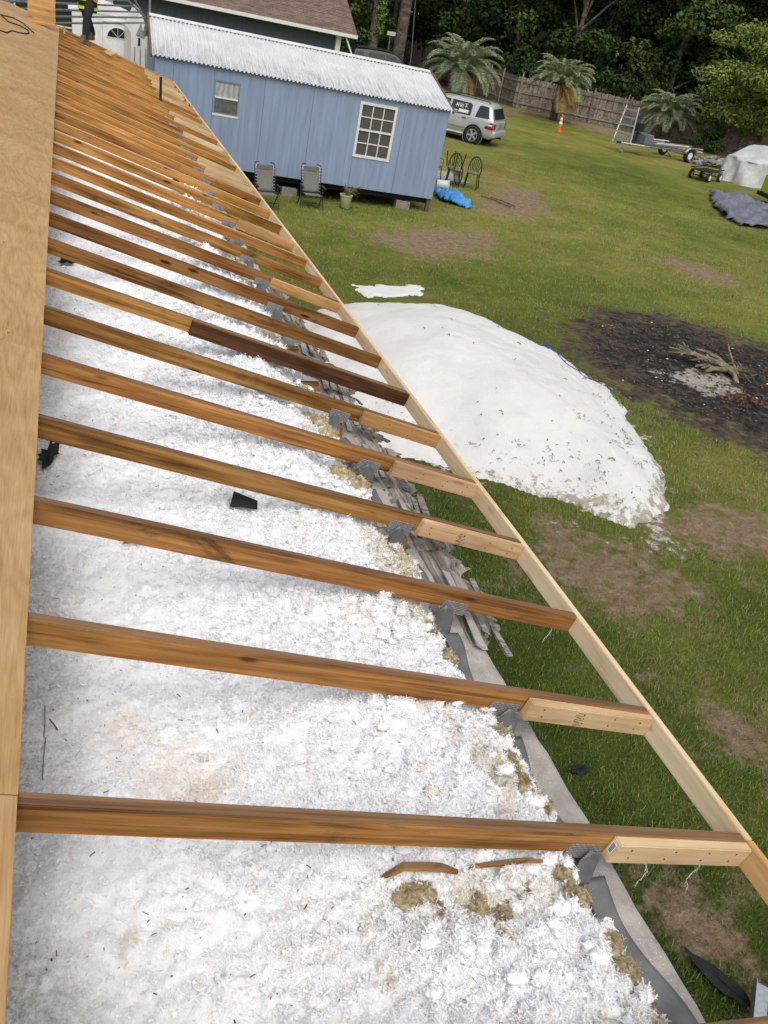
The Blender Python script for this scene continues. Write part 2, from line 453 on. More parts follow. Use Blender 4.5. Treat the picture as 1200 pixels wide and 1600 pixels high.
MAT['bucket'] = plain('white_bucket', (.6, .66, .62), .5, .12, 6)
MAT['cloth_black'] = plain('black_cloth', (.015, .015, .017), .9, .3, 20)
MAT['hivis'] = plain('hi_vis_band', (.55, .8, .06), .5, .1, 20)
MAT['boot'] = plain('brown_boot', (.13, .085, .05), .8, .3, 20)
MAT['skin'] = plain('skin', (.42, .26, .18), .6, .08, 10)
MAT['rust_trim'] = plain('rusty_trim', (.16, .085, .065), .8, .4, 8, .3)
MAT['rubble'] = plain('grey_rubble', (.19, .19, .2), .9, .35, 3, .4, 20, jit=.4)
MAT['hose'] = plain('dark_hose', (.03, .026, .022), .6, .2, 20)
MAT['leafbrown'] = plain('dry_leaf', (.17, .07, .032), .9, .5, 30)
MAT['concrete_pad'] = plain('concrete_pad', (.3, .3, .3), .9, .2, 6, .3)

# ------------------------------------------------------------------ mesh helpers
class MB:
    def __init__(s): s.v = []; s.f = []
    def add(s, vs, fs, mtx=None):
        o = len(s.v)
        s.v += [tuple(mtx @ Vector(p)) for p in vs] if mtx is not None else [tuple(p) for p in vs]
        s.f += [tuple(i + o for i in f) for f in fs]; return s
    def box(s, x0, x1, y0, y1, z0, z1, mtx=None):
        vs = [(x0, y0, z0), (x1, y0, z0), (x1, y1, z0), (x0, y1, z0), (x0, y0, z1), (x1, y0, z1), (x1, y1, z1), (x0, y1, z1)]
        return s.add(vs, [(0, 3, 2, 1), (4, 5, 6, 7), (0, 1, 5, 4), (1, 2, 6, 5), (2, 3, 7, 6), (3, 0, 4, 7)], mtx)
    def tube(s, pts, r, n=8, cap=True, close=False):
        pts = [Vector(p) for p in pts]; m = len(pts); o = len(s.v)
        rs = r if isinstance(r, (list, tuple)) else [r] * m
        prev = None
        for i, p in enumerate(pts):
            if close: t = pts[(i + 1) % m] - pts[i - 1]
            else: t = pts[min(i + 1, m - 1)] - pts[max(i - 1, 0)]
            t = t.normalized() if t.length > 1e-9 else Vector((0, 0, 1))
            if prev is None:
                a = Vector((0, 0, 1)) if abs(t.z) < .9 else Vector((1, 0, 0))
                u = t.cross(a).normalized()
            else:
                u = (prev - t * prev.dot(t))
                u = u.normalized() if u.length > 1e-6 else t.orthogonal().normalized()
            prev = u; w = t.cross(u)
            for k in range(n):
                an = 2 * PI * k / n
                s.v.append(tuple(p + (u * math.cos(an) + w * math.sin(an)) * rs[i]))
        for i in range(m if close else m - 1):
            j = (i + 1) % m
            for k in range(n):
                k2 = (k + 1) % n
                s.f.append((o + i * n + k, o + i * n + k2, o + j * n + k2, o + j * n + k))
        if cap and not close:
            s.f.append(tuple(o + k for k in reversed(range(n)))); s.f.append(tuple(o + (m - 1) * n + k for k in range(n)))
        return s
    def lathe(s, prof, n=20, mtx=None, capb=True, capt=True):
        vs = []; fs = []; m = len(prof)
        for r, z in prof:
            for k in range(n): vs.append((r * math.cos(2 * PI * k / n), r * math.sin(2 * PI * k / n), z))
        for i in range(m - 1):
            for k in range(n): fs.append((i * n + k, i * n + (k + 1) % n, (i + 1) * n + (k + 1) % n, (i + 1) * n + k))
        if capb: fs.append(tuple(reversed(range(n))))
        if capt: fs.append(tuple((m - 1) * n + k for k in range(n)))
        return s.add(vs, fs, mtx)
    def prism(s, poly, y0, y1, mtx=None):
        """polygon in x,z extruded along y"""
        n = len(poly)
        vs = [(x, y0, z) for x, z in poly] + [(x, y1, z) for x, z in poly]
        fs = [tuple(range(n)), tuple(reversed(range(n, 2 * n)))] + [(i, n + i, n + (i + 1) % n, (i + 1) % n) for i in range(n)]
        return s.add(vs, fs, mtx)
    def build(s, name, mat, parent=None, smooth=False, bevel=0, segs=1, fix=True):
        me = bpy.data.meshes.new(name); me.from_pydata(s.v, [], s.f); me.update()
        if fix or bevel:
            b = bmesh.new(); b.from_mesh(me)
            if bevel:
                bmesh.ops.bevel(b, geom=[e for e in b.edges if len(e.link_faces) == 2 and e.calc_face_angle(0) > .6], offset=bevel, segments=segs, affect='EDGES', profile=.6)
            bmesh.ops.recalc_face_normals(b, faces=b.faces); b.to_mesh(me); b.free()
        if smooth:
            me.polygons.foreach_set('use_smooth', [True] * len(me.polygons))
            if smooth != 'all': me.set_sharp_from_angle(angle=R(38))
        return link(name, me, mat, parent)

def link(name, me, mat, parent=None):
    o = bpy.data.objects.new(name, me); COL.objects.link(o)
    if mat is not None and not me.materials: me.materials.append(MAT[mat] if isinstance(mat, str) else mat)
    if parent is not None: o.parent = parent
    return o

def tag(o, label, cat, group=None, kind=None):
    if label: o['label'] = label
    if cat: o['category'] = cat
    if group: o['group'] = group
    if kind: o['kind'] = kind
    return o

def thing(name, label, cat, loc=(0, 0, 0), rz=0, group=None, rot=None):
    o = bpy.data.objects.new(name, None); COL.objects.link(o); o.empty_display_size = .2
    o.location = loc; o.rotation_euler = rot if rot else (0, 0, rz)
    return tag(o, label, cat, group)

def copy_tree(o, parent=None):
    c = o.copy(); COL.objects.link(c); c.parent = parent
    for ch in list(o.children): copy_tree(ch, c)
    return c

def np_mesh(name, verts, faces, mat, attrs=None, smooth=False, parent=None, n=4):
    me = bpy.data.meshes.new(name)
    V = np.asarray(verts, np.float32); Fc = np.asarray(faces, np.int32)
    me.vertices.add(len(V)); me.vertices.foreach_set('co', V.ravel())
    k = Fc.shape[1]
    me.loops.add(Fc.size); me.loops.foreach_set('vertex_index', Fc.ravel())
    me.polygons.add(len(Fc)); me.polygons.foreach_set('loop_start', np.arange(0, Fc.size, k, dtype=np.int32))
    if smooth: me.polygons.foreach_set('use_smooth', np.ones(len(Fc), bool))
    for an, av in (attrs or {}).items():
        a = me.attributes.new(an, 'FLOAT', 'POINT'); a.data.foreach_set('value', np.asarray(av, np.float32))
    me.update(calc_edges=True); me.validate()
    return link(name, me, mat, parent)

def vnoise(x, y, seed=0):
    """2-D value noise, vectorised, 0..1"""
    xi = np.floor(x).astype(np.int64); yi = np.floor(y).astype(np.int64); fx = x - xi; fy = y - yi
    def h(a, b):
        n = (a * 374761393 + b * 668265263 + seed * 974711) & 0xffffffff
        n = ((n ^ (n >> 13)) * 1274126177) & 0xffffffff
        return ((n ^ (n >> 16)) & 0xffff) / 65535.0
    sx = fx * fx * (3 - 2 * fx); sy = fy * fy * (3 - 2 * fy)
    return (h(xi, yi) * (1 - sx) + h(xi + 1, yi) * sx) * (1 - sy) + (h(xi, yi + 1) * (1 - sx) + h(xi + 1, yi + 1) * sx) * sy
def fbm(x, y, oct=4, seed=0, gain=.5):
    s = 0; a = 1; t = 0
    for i in range(oct):
        s = s + a * vnoise(x * 2 ** i + 17.3 * i, y * 2 ** i + 9.1 * i, seed + i); t += a; a *= gain
    return s / t

def poly_sd(px, py, poly):
    """signed distance to a polygon, positive inside"""
    P = np.array(poly, float); d = np.full(px.shape, 1e9); inside = np.zeros(px.shape, bool)
    for i in range(len(P)):
        a = P[i]; b = P[(i + 1) % len(P)]; e = b - a
        wx = px - a[0]; wy = py - a[1]
        t = np.clip((wx * e[0] + wy * e[1]) / (e @ e), 0, 1)
        d = np.minimum(d, np.hypot(wx - t * e[0], wy - t * e[1]))
        c = ((a[1] > py) != (b[1] > py)) & (px < (b[0] - a[0]) * (py - a[1]) / (b[1] - a[1] + 1e-12) + a[0])
        inside ^= c
    return np.where(inside, d, -d)

# ------------------------------------------------------------------ ground
SAND_FOOT = [(2.7, 9.0), (3.4, 8.1), (4.1, 7.75), (4.66, 7.25), (5.1, 7.05), (5.75, 6.75), (6.2, 6.1), (6.6, 6.1), (7.1, 6.5), (7.5, 7.3), (7.95, 8.6), (8.2, 10.0), (8.05, 11.3), (7.4, 12.5), (6.5, 13.1), (5.4, 13.3), (4.2, 13.1), (3.2, 12.4), (2.6, 11.0)]
BURN = [(9.5, 12.95), (10.8, 13.9), (11.9, 13.6), (12.6, 12.9), (13.6, 11.9), (13.5, 10.0), (11.3, 8.6), (10.3, 8.1), (9.6, 8.55), (9.1, 9.2), (8.8, 10.2), (8.75, 11.4)]
SCORCH = [(9.2, 13.2), (10.6, 14.3), (12.1, 14.0), (13.4, 12.9), (14.3, 11.6), (13.6, 9.3), (11.0, 7.6), (10.0, 7.3), (9.2, 8.3), (8.5, 9.6), (8.2, 10.6), (8.3, 11.8)]
DIRTS = [[(6.6, 18.5), (8.1, 19.6), (10.4, 20.0), (10.2, 18.6), (8.6, 17.3), (7.3, 16.9)],
         [(4.55, 6.1), (5.3, 6.2), (6.2, 5.6), (6.3, 5.0), (5.7, 4.55), (5.0, 4.7), (4.55, 5.3)],
         [(6.3, 6.2), (7.6, 6.6), (8.6, 6.1), (8.2, 5.2), (7.0, 5.4)],
         [(14.9, 18.7), (16.3, 18.9), (16.6, 17.4), (16.3, 16.6), (15.2, 17.1)],
         [(11.4, 23.0), (12.6, 25.0), (14.5, 27.5), (15.4, 26.5), (14.2, 23.5), (12.6, 22.0)],
         [(29.0, 50.5), (31.5, 50.0), (34.5, 46.6), (31.8, 46.0)],
         [(24, 55.5), (28, 55.0), (36, 50.5), (42, 46), (40, 44.8), (33, 49.5), (26, 52.0)],
         [(5.15, 3.5), (5.45, 3.4), (5.55, 2.6), (5.3, 2.3), (5.2, 2.9)],
         [(3.5, 1.9), (3.95, 1.75), (4.1, 1.2), (3.75, 1.3)],
         [(1.7, 1), (2.1, 1), (2.1, 9), (1.7, 9)]]
RED = [(13.6, 29.0), (15.2, 30.4), (16.0, 29.4), (14.8, 28.0)]
ASH = [(9.75, 10.7), (10.6, 11.0), (11.2, 10.6), (10.8, 9.8), (10.2, 9.9)]
SANDY = [(5.6, 6.3), (6.3, 6.3), (6.9, 5.9), (6.5, 5.5), (5.9, 5.8)]
SANDY2 = [(2.2, 8.6), (4.4, 7.4), (5.2, 6.8), (4.7, 6.9), (3.6, 7.5), (2.2, 8.0)]

def axis(pts):
    out = []
    for a, b, st in pts: out += list(np.arange(a, b, st))
    return np.array(out)
gx = axis([(-400, -60, 40), (-60, -12, 6), (-12, 1.2, 1.2), (1.2, 17, .16), (17, 48, .8), (48, 90, 4), (90, 481, 40)])
gy = axis([(-300, -30, 30), (-30, -3, 3), (-3, 24, .16), (24, 60, .8), (60, 120, 4), (120, 841, 60)])
GX, GY = np.meshgrid(gx, gy)
def soft(poly, w): return np.clip(poly_sd(GX, GY, poly) / w * .5 + .5, 0, 1)
near = np.clip((30 - np.hypot(GX - 6, GY - 8)) / 10, 0, 1)
def gz(x, y): return (fbm(x * .9, y * .9, 3, 5) - .5) * .07 + (fbm(x * 4, y * 4, 2, 9) - .5) * .02
def rise(x, y): return .85 * np.exp(-((x - 14) / 5.5) ** 2 - ((y - 56) / 11) ** 2)
GZ = gz(GX, GY) * near + rise(GX, GY)
dirt_f = np.zeros_like(GX)
for d in DIRTS: dirt_f = np.maximum(dirt_f, soft(d, 1.0 if d[0][0] < 20 else 2.2) ** 1.15)
WOODFLOOR = [(28.6, 56.8), (49, 42.0), (130, 0), (250, 0), (250, 500), (-50, 500), (-50, 72), (12, 72), (21, 64)]
masks = dict(wood=soft(WOODFLOOR, 2.0), dirt=dirt_f, burn=soft(BURN, 1.2), scorch=soft(SCORCH, 1.3), red=soft(RED, 1.6) * .8, ash=soft(ASH, .5), sand=np.maximum(np.maximum(soft(SANDY, 1.2) * .75, soft(SANDY2, .5) * .7), soft(SAND_FOOT, .5) * .8),
             lush=np.clip((5.2 - GX) / 2.2, 0, 1) * np.clip((12 - GY) / 4, 0, 1) * (GX > 0) + .45 * np.clip((18 - GY) / 5, 0, 1) * np.clip((11 - GX) / 4, 0, 1) * (GX > 0))
ny, nx = GX.shape
idx = np.arange(nx * ny).reshape(ny, nx)
gf = np.stack([idx[:-1, :-1], idx[:-1, 1:], idx[1:, 1:], idx[1:, :-1]], -1).reshape(-1, 4)
ground = np_mesh('ground', np.stack([GX, GY, GZ], -1).reshape(-1, 3), gf, 'ground', {k: v.ravel() for k, v in masks.items()}, smooth=True)
ground['kind'] = 'structure'

def lush_at(x, y): return np.clip(np.clip((5.2 - x) / 2.2, 0, 1) * np.clip((12 - y) / 4, 0, 1) + .45 * np.clip((18 - y) / 5, 0, 1) * np.clip((11 - x) / 4, 0, 1), 0, 1)
def bare(x, y):
    """how bare the soil is, 0..1, for scattering grass"""
    b = np.zeros_like(x)
    wob = (fbm(x * 2.2, y * 2.2, 3, 3) - .5) * .9
    for d in DIRTS: b = np.maximum(b, .8 * (poly_sd(x, y, d) + wob * .7 > 0))
    for d in (BURN, SCORCH): b = np.maximum(b, 1.0 * (poly_sd(x, y, d) + wob * .5 > 0))
    b = np.maximum(b, .97 * (poly_sd(x, y, SAND_FOOT) + wob * .18 > .02))
    b = np.maximum(b, .6 * (poly_sd(x, y, SANDY) + wob * .6 > 0))
    b = np.maximum(b, .82 * ((x > 5.15) & (x < 6.75) & (y > 13.85) & (y < 14.95)))
    return b

def grass(name, zones, label):
    vs = []; fs = []; ti = []; lu = []; o = 0
    for (x0, x1, y0, y1, dens, hgt, wid) in zones:
        n = int((x1 - x0) * (y1 - y0) * dens)
        x = rng.uniform(x0, x1, n); y = rng.uniform(y0, y1, n)
        keep = (rng.random(n) > bare(x, y)) & (rng.random(n) < .35 + 1.1 * fbm(x * 1.6, y * 1.6, 3, 21))
        x = x[keep]; y = y[keep]; n = len(x)
        tuft = .45 + 1.1 * fbm(x * 2.5, y * 2.5, 3, 33)
        h = hgt * tuft * rng.uniform(.5, 1.35, n); w = wid * rng.uniform(.7, 1.3, n)
        a = rng.uniform(0, 2 * PI, n); lean = rng.uniform(.2, 1.1, n) * h; la = a + rng.uniform(-1, 1, n)
        z = gz(x, y) * np.clip((30 - np.hypot(x - 6, y - 8)) / 10, 0, 1) - .004
        ca, sa = np.cos(a + PI / 2), np.sin(a + PI / 2); lx, ly = np.cos(la) * lean, np.sin(la) * lean
        p0 = np.stack([x - ca * w, y - sa * w, z], -1); p1 = np.stack([x + ca * w, y + sa * w, z], -1)
        p2 = np.stack([x + ca * w * .7 + lx * .4, y + sa * w * .7 + ly * .4, z + h * .62], -1)
        p3 = np.stack([x - ca * w * .7 + lx * .4, y - sa * w * .7 + ly * .4, z + h * .62], -1)
        p4 = np.stack([x + lx, y + ly, z + h * .95], -1)
        vs.append(np.stack([p0, p1, p2, p3, p4], 1).reshape(-1, 3))
        b = o + np.arange(n) * 5
        fs.append(np.concatenate([np.stack([b, b + 1, b + 2], -1), np.stack([b, b + 2, b + 3], -1), np.stack([b + 3, b + 2, b + 4], -1)]))
        ti.append(np.repeat(rng.random(n), 5)); lu.append(np.repeat(lush_at(x, y), 5)); o += n * 5
    g = np_mesh(name, np.concatenate(vs), np.concatenate(fs), 'blade', {'tint': np.concatenate(ti), 'lush': np.concatenate(lu)})
    return tag(g, label, 'grass', kind='stuff')
grass('grass', [(1.85, 6.6, .3, 6.6, 3600, .04, .0024), (2.2, 9.5, 6.6, 10, 1100, .045, .0036), (6.6, 11, 2.0, 6.6, 1200, .042, .0034),
                (3.0, 16, 10, 16, 520, .038, .0048), (3.6, 18, 16, 22.5, 260, .038, .006), (9, 24, 22.5, 34, 90, .04, .008), (14, 30, 14, 26, 90, .04, .008), (11, 15, 6, 10, 420, .04, .005)],
      'short green lawn grass growing beside the house and across the yard')

# ------------------------------------------------------------------ white sand
sx = np.arange(2.3, 8.7, .06); sy = np.arange(5.6, 13.8, .06)
SX, SY = np.meshgrid(sx, sy)
d = poly_sd(SX, SY, SAND_FOOT) + (fbm(SX * 1.5, SY * 1.5, 4, 40) - .5) * .5
dd = np.clip(d, 0, 9)
SZ = .95 * (1 - np.exp(-(dd / 1.55) ** 1.15)) + (fbm(SX * 1.1, SY * 1.1, 4, 44) - .5) * .1 * np.clip(dd, 0, 1) + (fbm(SX * 7, SY * 7, 3, 46) - .5) * .022 * np.clip(dd * 3, 0, 1)
SZ = np.where(d > 0, SZ + .02, -.06)
foot = np.clip(1 - dd / 1.3, 0, 1) * np.clip(1.1 - (SY - 6.3) / 3.0 + np.clip((SX - 7.0), 0, 1) * .6, .0, 1)
ny, nx = SX.shape; idx = np.arange(nx * ny).reshape(ny, nx)
ff = np.stack([idx[:-1, :-1], idx[:-1, 1:], idx[1:, 1:], idx[1:, :-1]], -1).reshape(-1, 4)
keep = (d.ravel()[ff] > -.12).any(1)
sand = np_mesh('sand_pile', np.stack([SX, SY, SZ], -1).reshape(-1, 3), ff[keep], 'sand', {'foot': foot.ravel()}, smooth=True)
tag(sand, 'large smooth mound of white sand on the lawn beside the house', 'sand pile')
def sand_h(x, y):
    i = int(round((x - sx[0]) / .06)); j = int(round((y - sy[0]) / .06)); return float(SZ[j, i])

px = np.arange(5.05, 6.85, .04); py = np.arange(13.75, 15.05, .04)
PX, PY = np.meshgrid(px, py)
d = poly_sd(PX, PY, [(5.21, 14.58), (6.69, 14.86), (6.56, 14.25), (5.9, 14.15), (5.31, 13.95)]) + (fbm(PX * 6, PY * 6, 4, 60) - .5) * .38
PZ = np.where(d > 0, .012 + .012 * (1 - np.exp(-np.clip(d, 0, 1) / .06)) + (fbm(PX * 6, PY * 6, 2, 61) - .5) * .015, -.05)
ny, nx = PX.shape; idx = np.arange(nx * ny).reshape(ny, nx)
ff = np.stack([idx[:-1, :-1], idx[:-1, 1:], idx[1:, 1:], idx[1:, :-1]], -1).reshape(-1, 4)
keep = (d.ravel()[ff] > -.05).any(1)
tag(np_mesh('sand_patch', np.stack([PX, PY, PZ], -1).reshape(-1, 3), ff[keep], 'sand', {'foot': np.zeros(PX.size)}, smooth=True),
    'small flat rectangle of white sand beyond the big sand mound', 'sand patch')

# specks and dry weeds on the flank of the mound
m = MB()
for k in range(330):
    u = random.random()
    x = random.uniform(4.4, 8.1); y = random.uniform(6.2, 12.4)
    if random.random() > .12 + .9 * max(0, 1 - (y - 6.3) / 3.0) + (.5 if x > 7.2 else 0): continue
    try: z = sand_h(x, y)
    except IndexError: continue
    if z < .03: continue
    l = random.uniform(.02, .09); a = random.uniform(0, PI)
    m.tube([(x, y, z + .006), (x + l * .5 * math.cos(a), y + l * .5 * math.sin(a), z + random.uniform(.008, .03)), (x + l * math.cos(a + .5), y + l * math.sin(a + .5), z + .008)], random.uniform(.003, .008), 4)
for (wx_, wy_) in [(4.75, 7.75), (5.1, 7.5), (5.35, 7.6), (5.5, 7.25), (5.75, 7.35), (6.0, 7.3), (6.2, 7.0), (6.05, 6.75), (6.5, 6.9), (6.75, 7.4), (6.9, 7.2), (7.0, 7.6), (7.15, 7.9), (6.4, 7.9), (6.6, 6.5), (6.9, 6.7), (7.25, 7.15), (7.1, 8.3), (4.5, 8.0), (4.2, 8.3), (3.9, 8.6), (3.6, 8.5), (6.3, 6.45)]:
    for q in range(random.randint(4, 14)):
        x = wx_ + random.gauss(0, .07); y = wy_ + random.gauss(0, .07); z = sand_h(x, y)
        if z < .02: continue
        a = random.uniform(0, 2 * PI); l = random.uniform(.02, .075)
        m.tube([(x, y, z + .004), (x + l * .5 * math.cos(a), y + l * .5 * math.sin(a), z + random.uniform(.01, .04)), (x + l * math.cos(a + .6), y + l * math.sin(a + .6), z + .008)], random.uniform(.0015, .004), 4)
MAT['weed'] = plain('dry_weed', (.2, .165, .09), .95, .5, 8)
o = m.build('sand_litter', 'weed'); tag(o, 'dark twigs and weed scraps strewn over the foot of the sand mound', 'litter', kind='stuff')
m = MB()
bl = [(7.38, 10.75), (7.40, 10.66), (7.47, 10.55), (7.46, 10.44), (7.55, 10.33), (7.56, 10.2), (7.66, 10.08), (7.67, 9.95), (7.78, 9.85)]
m.tube([(x, y, sand_h(x, y) + .015) for x, y in bl], .007, 6)
m.tube([(7.36, 10.82, sand_h(7.36, 10.82) + .03), (7.42, 10.74, sand_h(7.42, 10.74) + .05), (7.37, 10.68, sand_h(7.37, 10.68) + .02)], .018, 6)
MAT['rope'] = plain('blue_rope', (.03, .06, .35), .7, .3, 30)
tag(m.build('rope', 'rope', smooth=True), 'short blue rope lying on the far flank of the sand mound', 'rope')

# ------------------------------------------------------------------ the house being re-roofed
TH = R(17.0); CT, ST = math.cos(TH), math.sin(TH)
LR = 2.4055; Z0 = 3.2; SP = .61; NR = 34
def RP(u, v, h=0.0): return Vector((u * CT + h * ST, v, Z0 - u * ST + h * CT))
house = thing('house', 'house with its roof stripped to rafters and white insulation showing', 'house')
def on_roof(o, u, v, h=0.0):
    o.location = RP(u, v, h); o.rotation_euler = (0, TH, 0); return o

def board_mesh(name, x0, x1, y0, y1, z0, z1, bevel=.003, cut=0.0, wob=.0):
    """a board along x; cut leans the low-x end"""
    m = MB(); n = 9
    poly = []
    vs = []; fs = []
    for i in range(n):
        t = i / (n - 1); x = x0 + (x1 - x0) * t
        dy = random.uniform(-wob, wob); dz = random.uniform(-wob, wob) * .5
        for (yy, zz) in ((y0, z0), (y1, z0), (y1, z1), (y0, z1)):
            xx = x
            if i == 0: xx = x + (cut if zz == z1 else 0)
            vs.append((xx, yy + dy, zz + dz))
    for i in range(n - 1):
        for k in range(4): fs.append((i * 4 + k, i * 4 + (k + 1) % 4, (i + 1) * 4 + (k + 1) % 4, (i + 1) * 4 + k))
    fs.append((3, 2, 1, 0)); fs.append(tuple((n - 1) * 4 + k for k in range(4)))
    m.add(vs, fs)
    me = bpy.data.meshes.new(name); me.from_pydata(m.v, [], m.f)
    b = bmesh.new(); b.from_mesh(me)
    bmesh.ops.bevel(b, geom=[e for e in b.edges if e.calc_face_angle(0) > 1.0], offset=bevel, segments=2, affect='EDGES')
    bmesh.ops.recalc_face_normals(b, faces=b.faces); b.to_mesh(me); b.free()
    return me

raft_me = [board_mesh('rafter', -.75, LR - .001, 0, .038, -.089, 0, wob=.0012) for _ in range(4)]
for k in range(NR):
    me = raft_me[k % 4].copy(); me.materials.clear()
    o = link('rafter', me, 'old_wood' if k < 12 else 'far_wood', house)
    on_roof(o, 0, k * SP + random.uniform(-.003, .003), 0)

# new lumber nailed to the rafter tails
blk_me = [board_mesh('tail_block', 1.765 + q, LR - .001, -.0385, -.0005, -.089, -.004, cut=.004, bevel=.004) for q in (0, .015, .06)]
def block(k, mat, q=0, du=0.0):
    o = link('tail_block', blk_me[q].copy(), mat, house); on_roof(o, du, k * SP, random.uniform(-.002, .003)); return o
b1 = block(1, 'new_wood'); b2 = block(2, 'new_wood'); b4 = block(4, 'new_wood', 1); b5 = block(5, 'new_wood', 2, .02); b6 = block(6, 'tan_wood', 2, .02)
for k, mt in ((10, 'tan_wood'), (13, 'tan_wood'), (17, 'new_wood'), (18, 'new_wood'), (21, 'new_wood'), (23, 'new_wood'), (24, 'new_wood')): block(k, mt, k % 2)
for k in range(27, 34): block(k, 'new_wood', 0, -.02 * (k % 3))
o = link('sister_board', board_mesh('sister_board', .85, LR - .002, -.039, -.0005, -.091, .004, bevel=.003), 'dark_wood', house); on_roof(o, 0, 7 * SP)
# lumber stamps, nail heads and the paper sticker
def marks(name, rects, k, mat, h=-.0001):
    m = MB()
    for (u0, z0, u1, z1) in rects: m.box(u0, u1, -.0397, -.0386, z0, z1)
    o = m.build(name, mat, house, fix=False); on_roof(o, 0, k * SP); return o
stamp = []
for i, (a, b) in enumerate(((0, .006), (.011, .017), (.022, .027), (.032, .04), (.046, .051), (.056, .062))):
    stamp += [(1.99 + a * .3, -.018 - a, 2.03 + a * .3, -.0195 - a), (1.99 + a * .3, -.018 - b, 2.012 + a * .3, -.0195 - b)] if i % 2 else [(2.0 + a * .3, -.018 - a, 2.02 + a * .3, -.020 - a), (2.03 + a * .3, -.018 - a, 2.036 + a * .3, -.018 - b)]
marks('lumber_stamp', stamp, 2, 'ink'); marks('lumber_stamp', stamp, 4, 'ink')
m = MB()
for u in (1.83, 2.02, 2.2, 2.33):
    for z in (-.025, -.06): m.lathe([(.0035, 0), (.0035, .0015)], 8, Matrix.Translation((u + random.uniform(-.02, .02), -.0385, z)) @ Matrix.Rotation(PI / 2, 4, 'X'))
nail_me = None
for k in (1, 2, 4, 5, 6):
    if nail_me is None: o = m.build('nail_heads', 'ink', house); nail_me = o.data
    else: o = link('nail_heads', nail_me, 'ink', house)
    on_roof(o, 0, k * SP)
# sticker on the cut end of the nearest block: the end face leans by (.06 over .089)
e0 = Vector((1.765, 0, -.089)); e1 = Vector((1.769, 0, 0)); ed = (e1 - e0).normalized(); en = Vector((-ed.z, 0, ed.x))
m = MB()
def onend(a, b, off=.0012): return tuple(e0 + ed * a + Vector((0, -.0385 + b, 0)) + en * off)
m.add([onend(.03, .008), onend(.03, .03), onend(.078, .03), onend(.078, .008)], [(0, 1, 2, 3)])
stk = m.build('sticker', 'white_paint', house, fix=False); on_roof(stk, 0, SP)
m = MB()
for j in range(6):
    a = .037 + j * .0055; m.add([onend(a, .012, .0018), onend(a, .025, .0018), onend(a + .003, .025, .0018), onend(a + .003, .012, .0018)], [(0, 1, 2, 3)])
bar = m.build('barcode', 'black_metal', stk, fix=False)

# fascia boards
joints = [-.8, SP + .004, SP + 3.66, SP + 7.93, SP + 12.2, SP + 16.0, 20.35]
for i in range(len(joints) - 1):
    y0, y1 = joints[i] + .0015, joints[i + 1] - .0015
    o = link('fascia_board', board_mesh('fascia_board', y0, y1, 0, .038, -.089, .001, bevel=.003), 'tan_wood' if i == 0 else 'fascia_wood', house)
    # local x runs along the eave
    o.matrix_world = Matrix.Translation(RP(LR + .038, 0, 0)) @ Matrix.Rotation(TH, 4, 'Y') @ Matrix.Rotation(PI / 2, 4, 'Z')
# rake board on the far gable
o = link('rake_board', board_mesh('rake_board', -1.6, LR + .04, 0, .038, -.14, .006), 'tan_wood', house); on_roof(o, 0, 20.355)
o = link('gable_wall', MB().add([(-1.6, 20.2, 0), (1.72, 20.2, 0), (1.72, 20.2, 2.4), (-1.6, 20.2, 3.4), (-1.6, 20.3, 0), (1.72, 20.3, 0), (1.72, 20.3, 2.4), (-1.6, 20.3, 3.4)],
         [(0, 1, 2, 3), (7, 6, 5, 4), (0, 4, 5, 1), (1, 5, 6, 2), (2, 6, 7, 3), (3, 7, 4, 0)]).build('gable_wall', 'white_dirty').data, None, house)
for ob in [x for x in COL.objects if x.name.startswith('gable_wall') and x.parent is None]: bpy.data.objects.remove(ob)

# plywood sheets
ys = [-1.83, .625, 3.065, 5.505, 7.945, 10.385, 12.825, 15.265, 17.705, 20.37]
for i in range(len(ys) - 1):
    for (u0, u1) in ((-1.22, 0.0), (-2.44, -1.222)):
        m = MB(); m.box(u0, u1 - random.uniform(0, .004), 0, ys[i + 1] - ys[i] - .004, .0015, .0135)
        o = m.build('plywood_sheet', 'plywood', house, bevel=.0012); on_roof(o, 0, ys[i] + .002)

# wall of concrete blocks with its cast top
WT = 2.46
m = MB(); m.box(1.595, 1.785, -1.5, 20.3, 0, 2.25); wall = m.build('wall', 'block', house)
vs = []; fs = []
yy = np.arange(-1.5, 20.31, .08); prof = [(1.588, 2.25), (1.588, WT - .012), (1.6, WT), (1.66, WT + .002), (1.72, WT), (1.765, WT - .004), (1.792, WT - .02), (1.795, 2.25)]
for j, y in enumerate(yy):
    for i, (x, z) in enumerate(prof):
        w = .006 if i not in (0, 7) else 0
        vs.append((x + random.uniform(-w, w), y, z + random.uniform(-w, w)))
n = len(prof)
for j in range(len(yy) - 1):
    for i in range(n - 1): fs.append((j * n + i, j * n + i + 1, (j + 1) * n + i + 1, (j + 1) * n + i))
MB().add(vs, fs).build('wall_cap', 'concrete', wall, smooth=True)

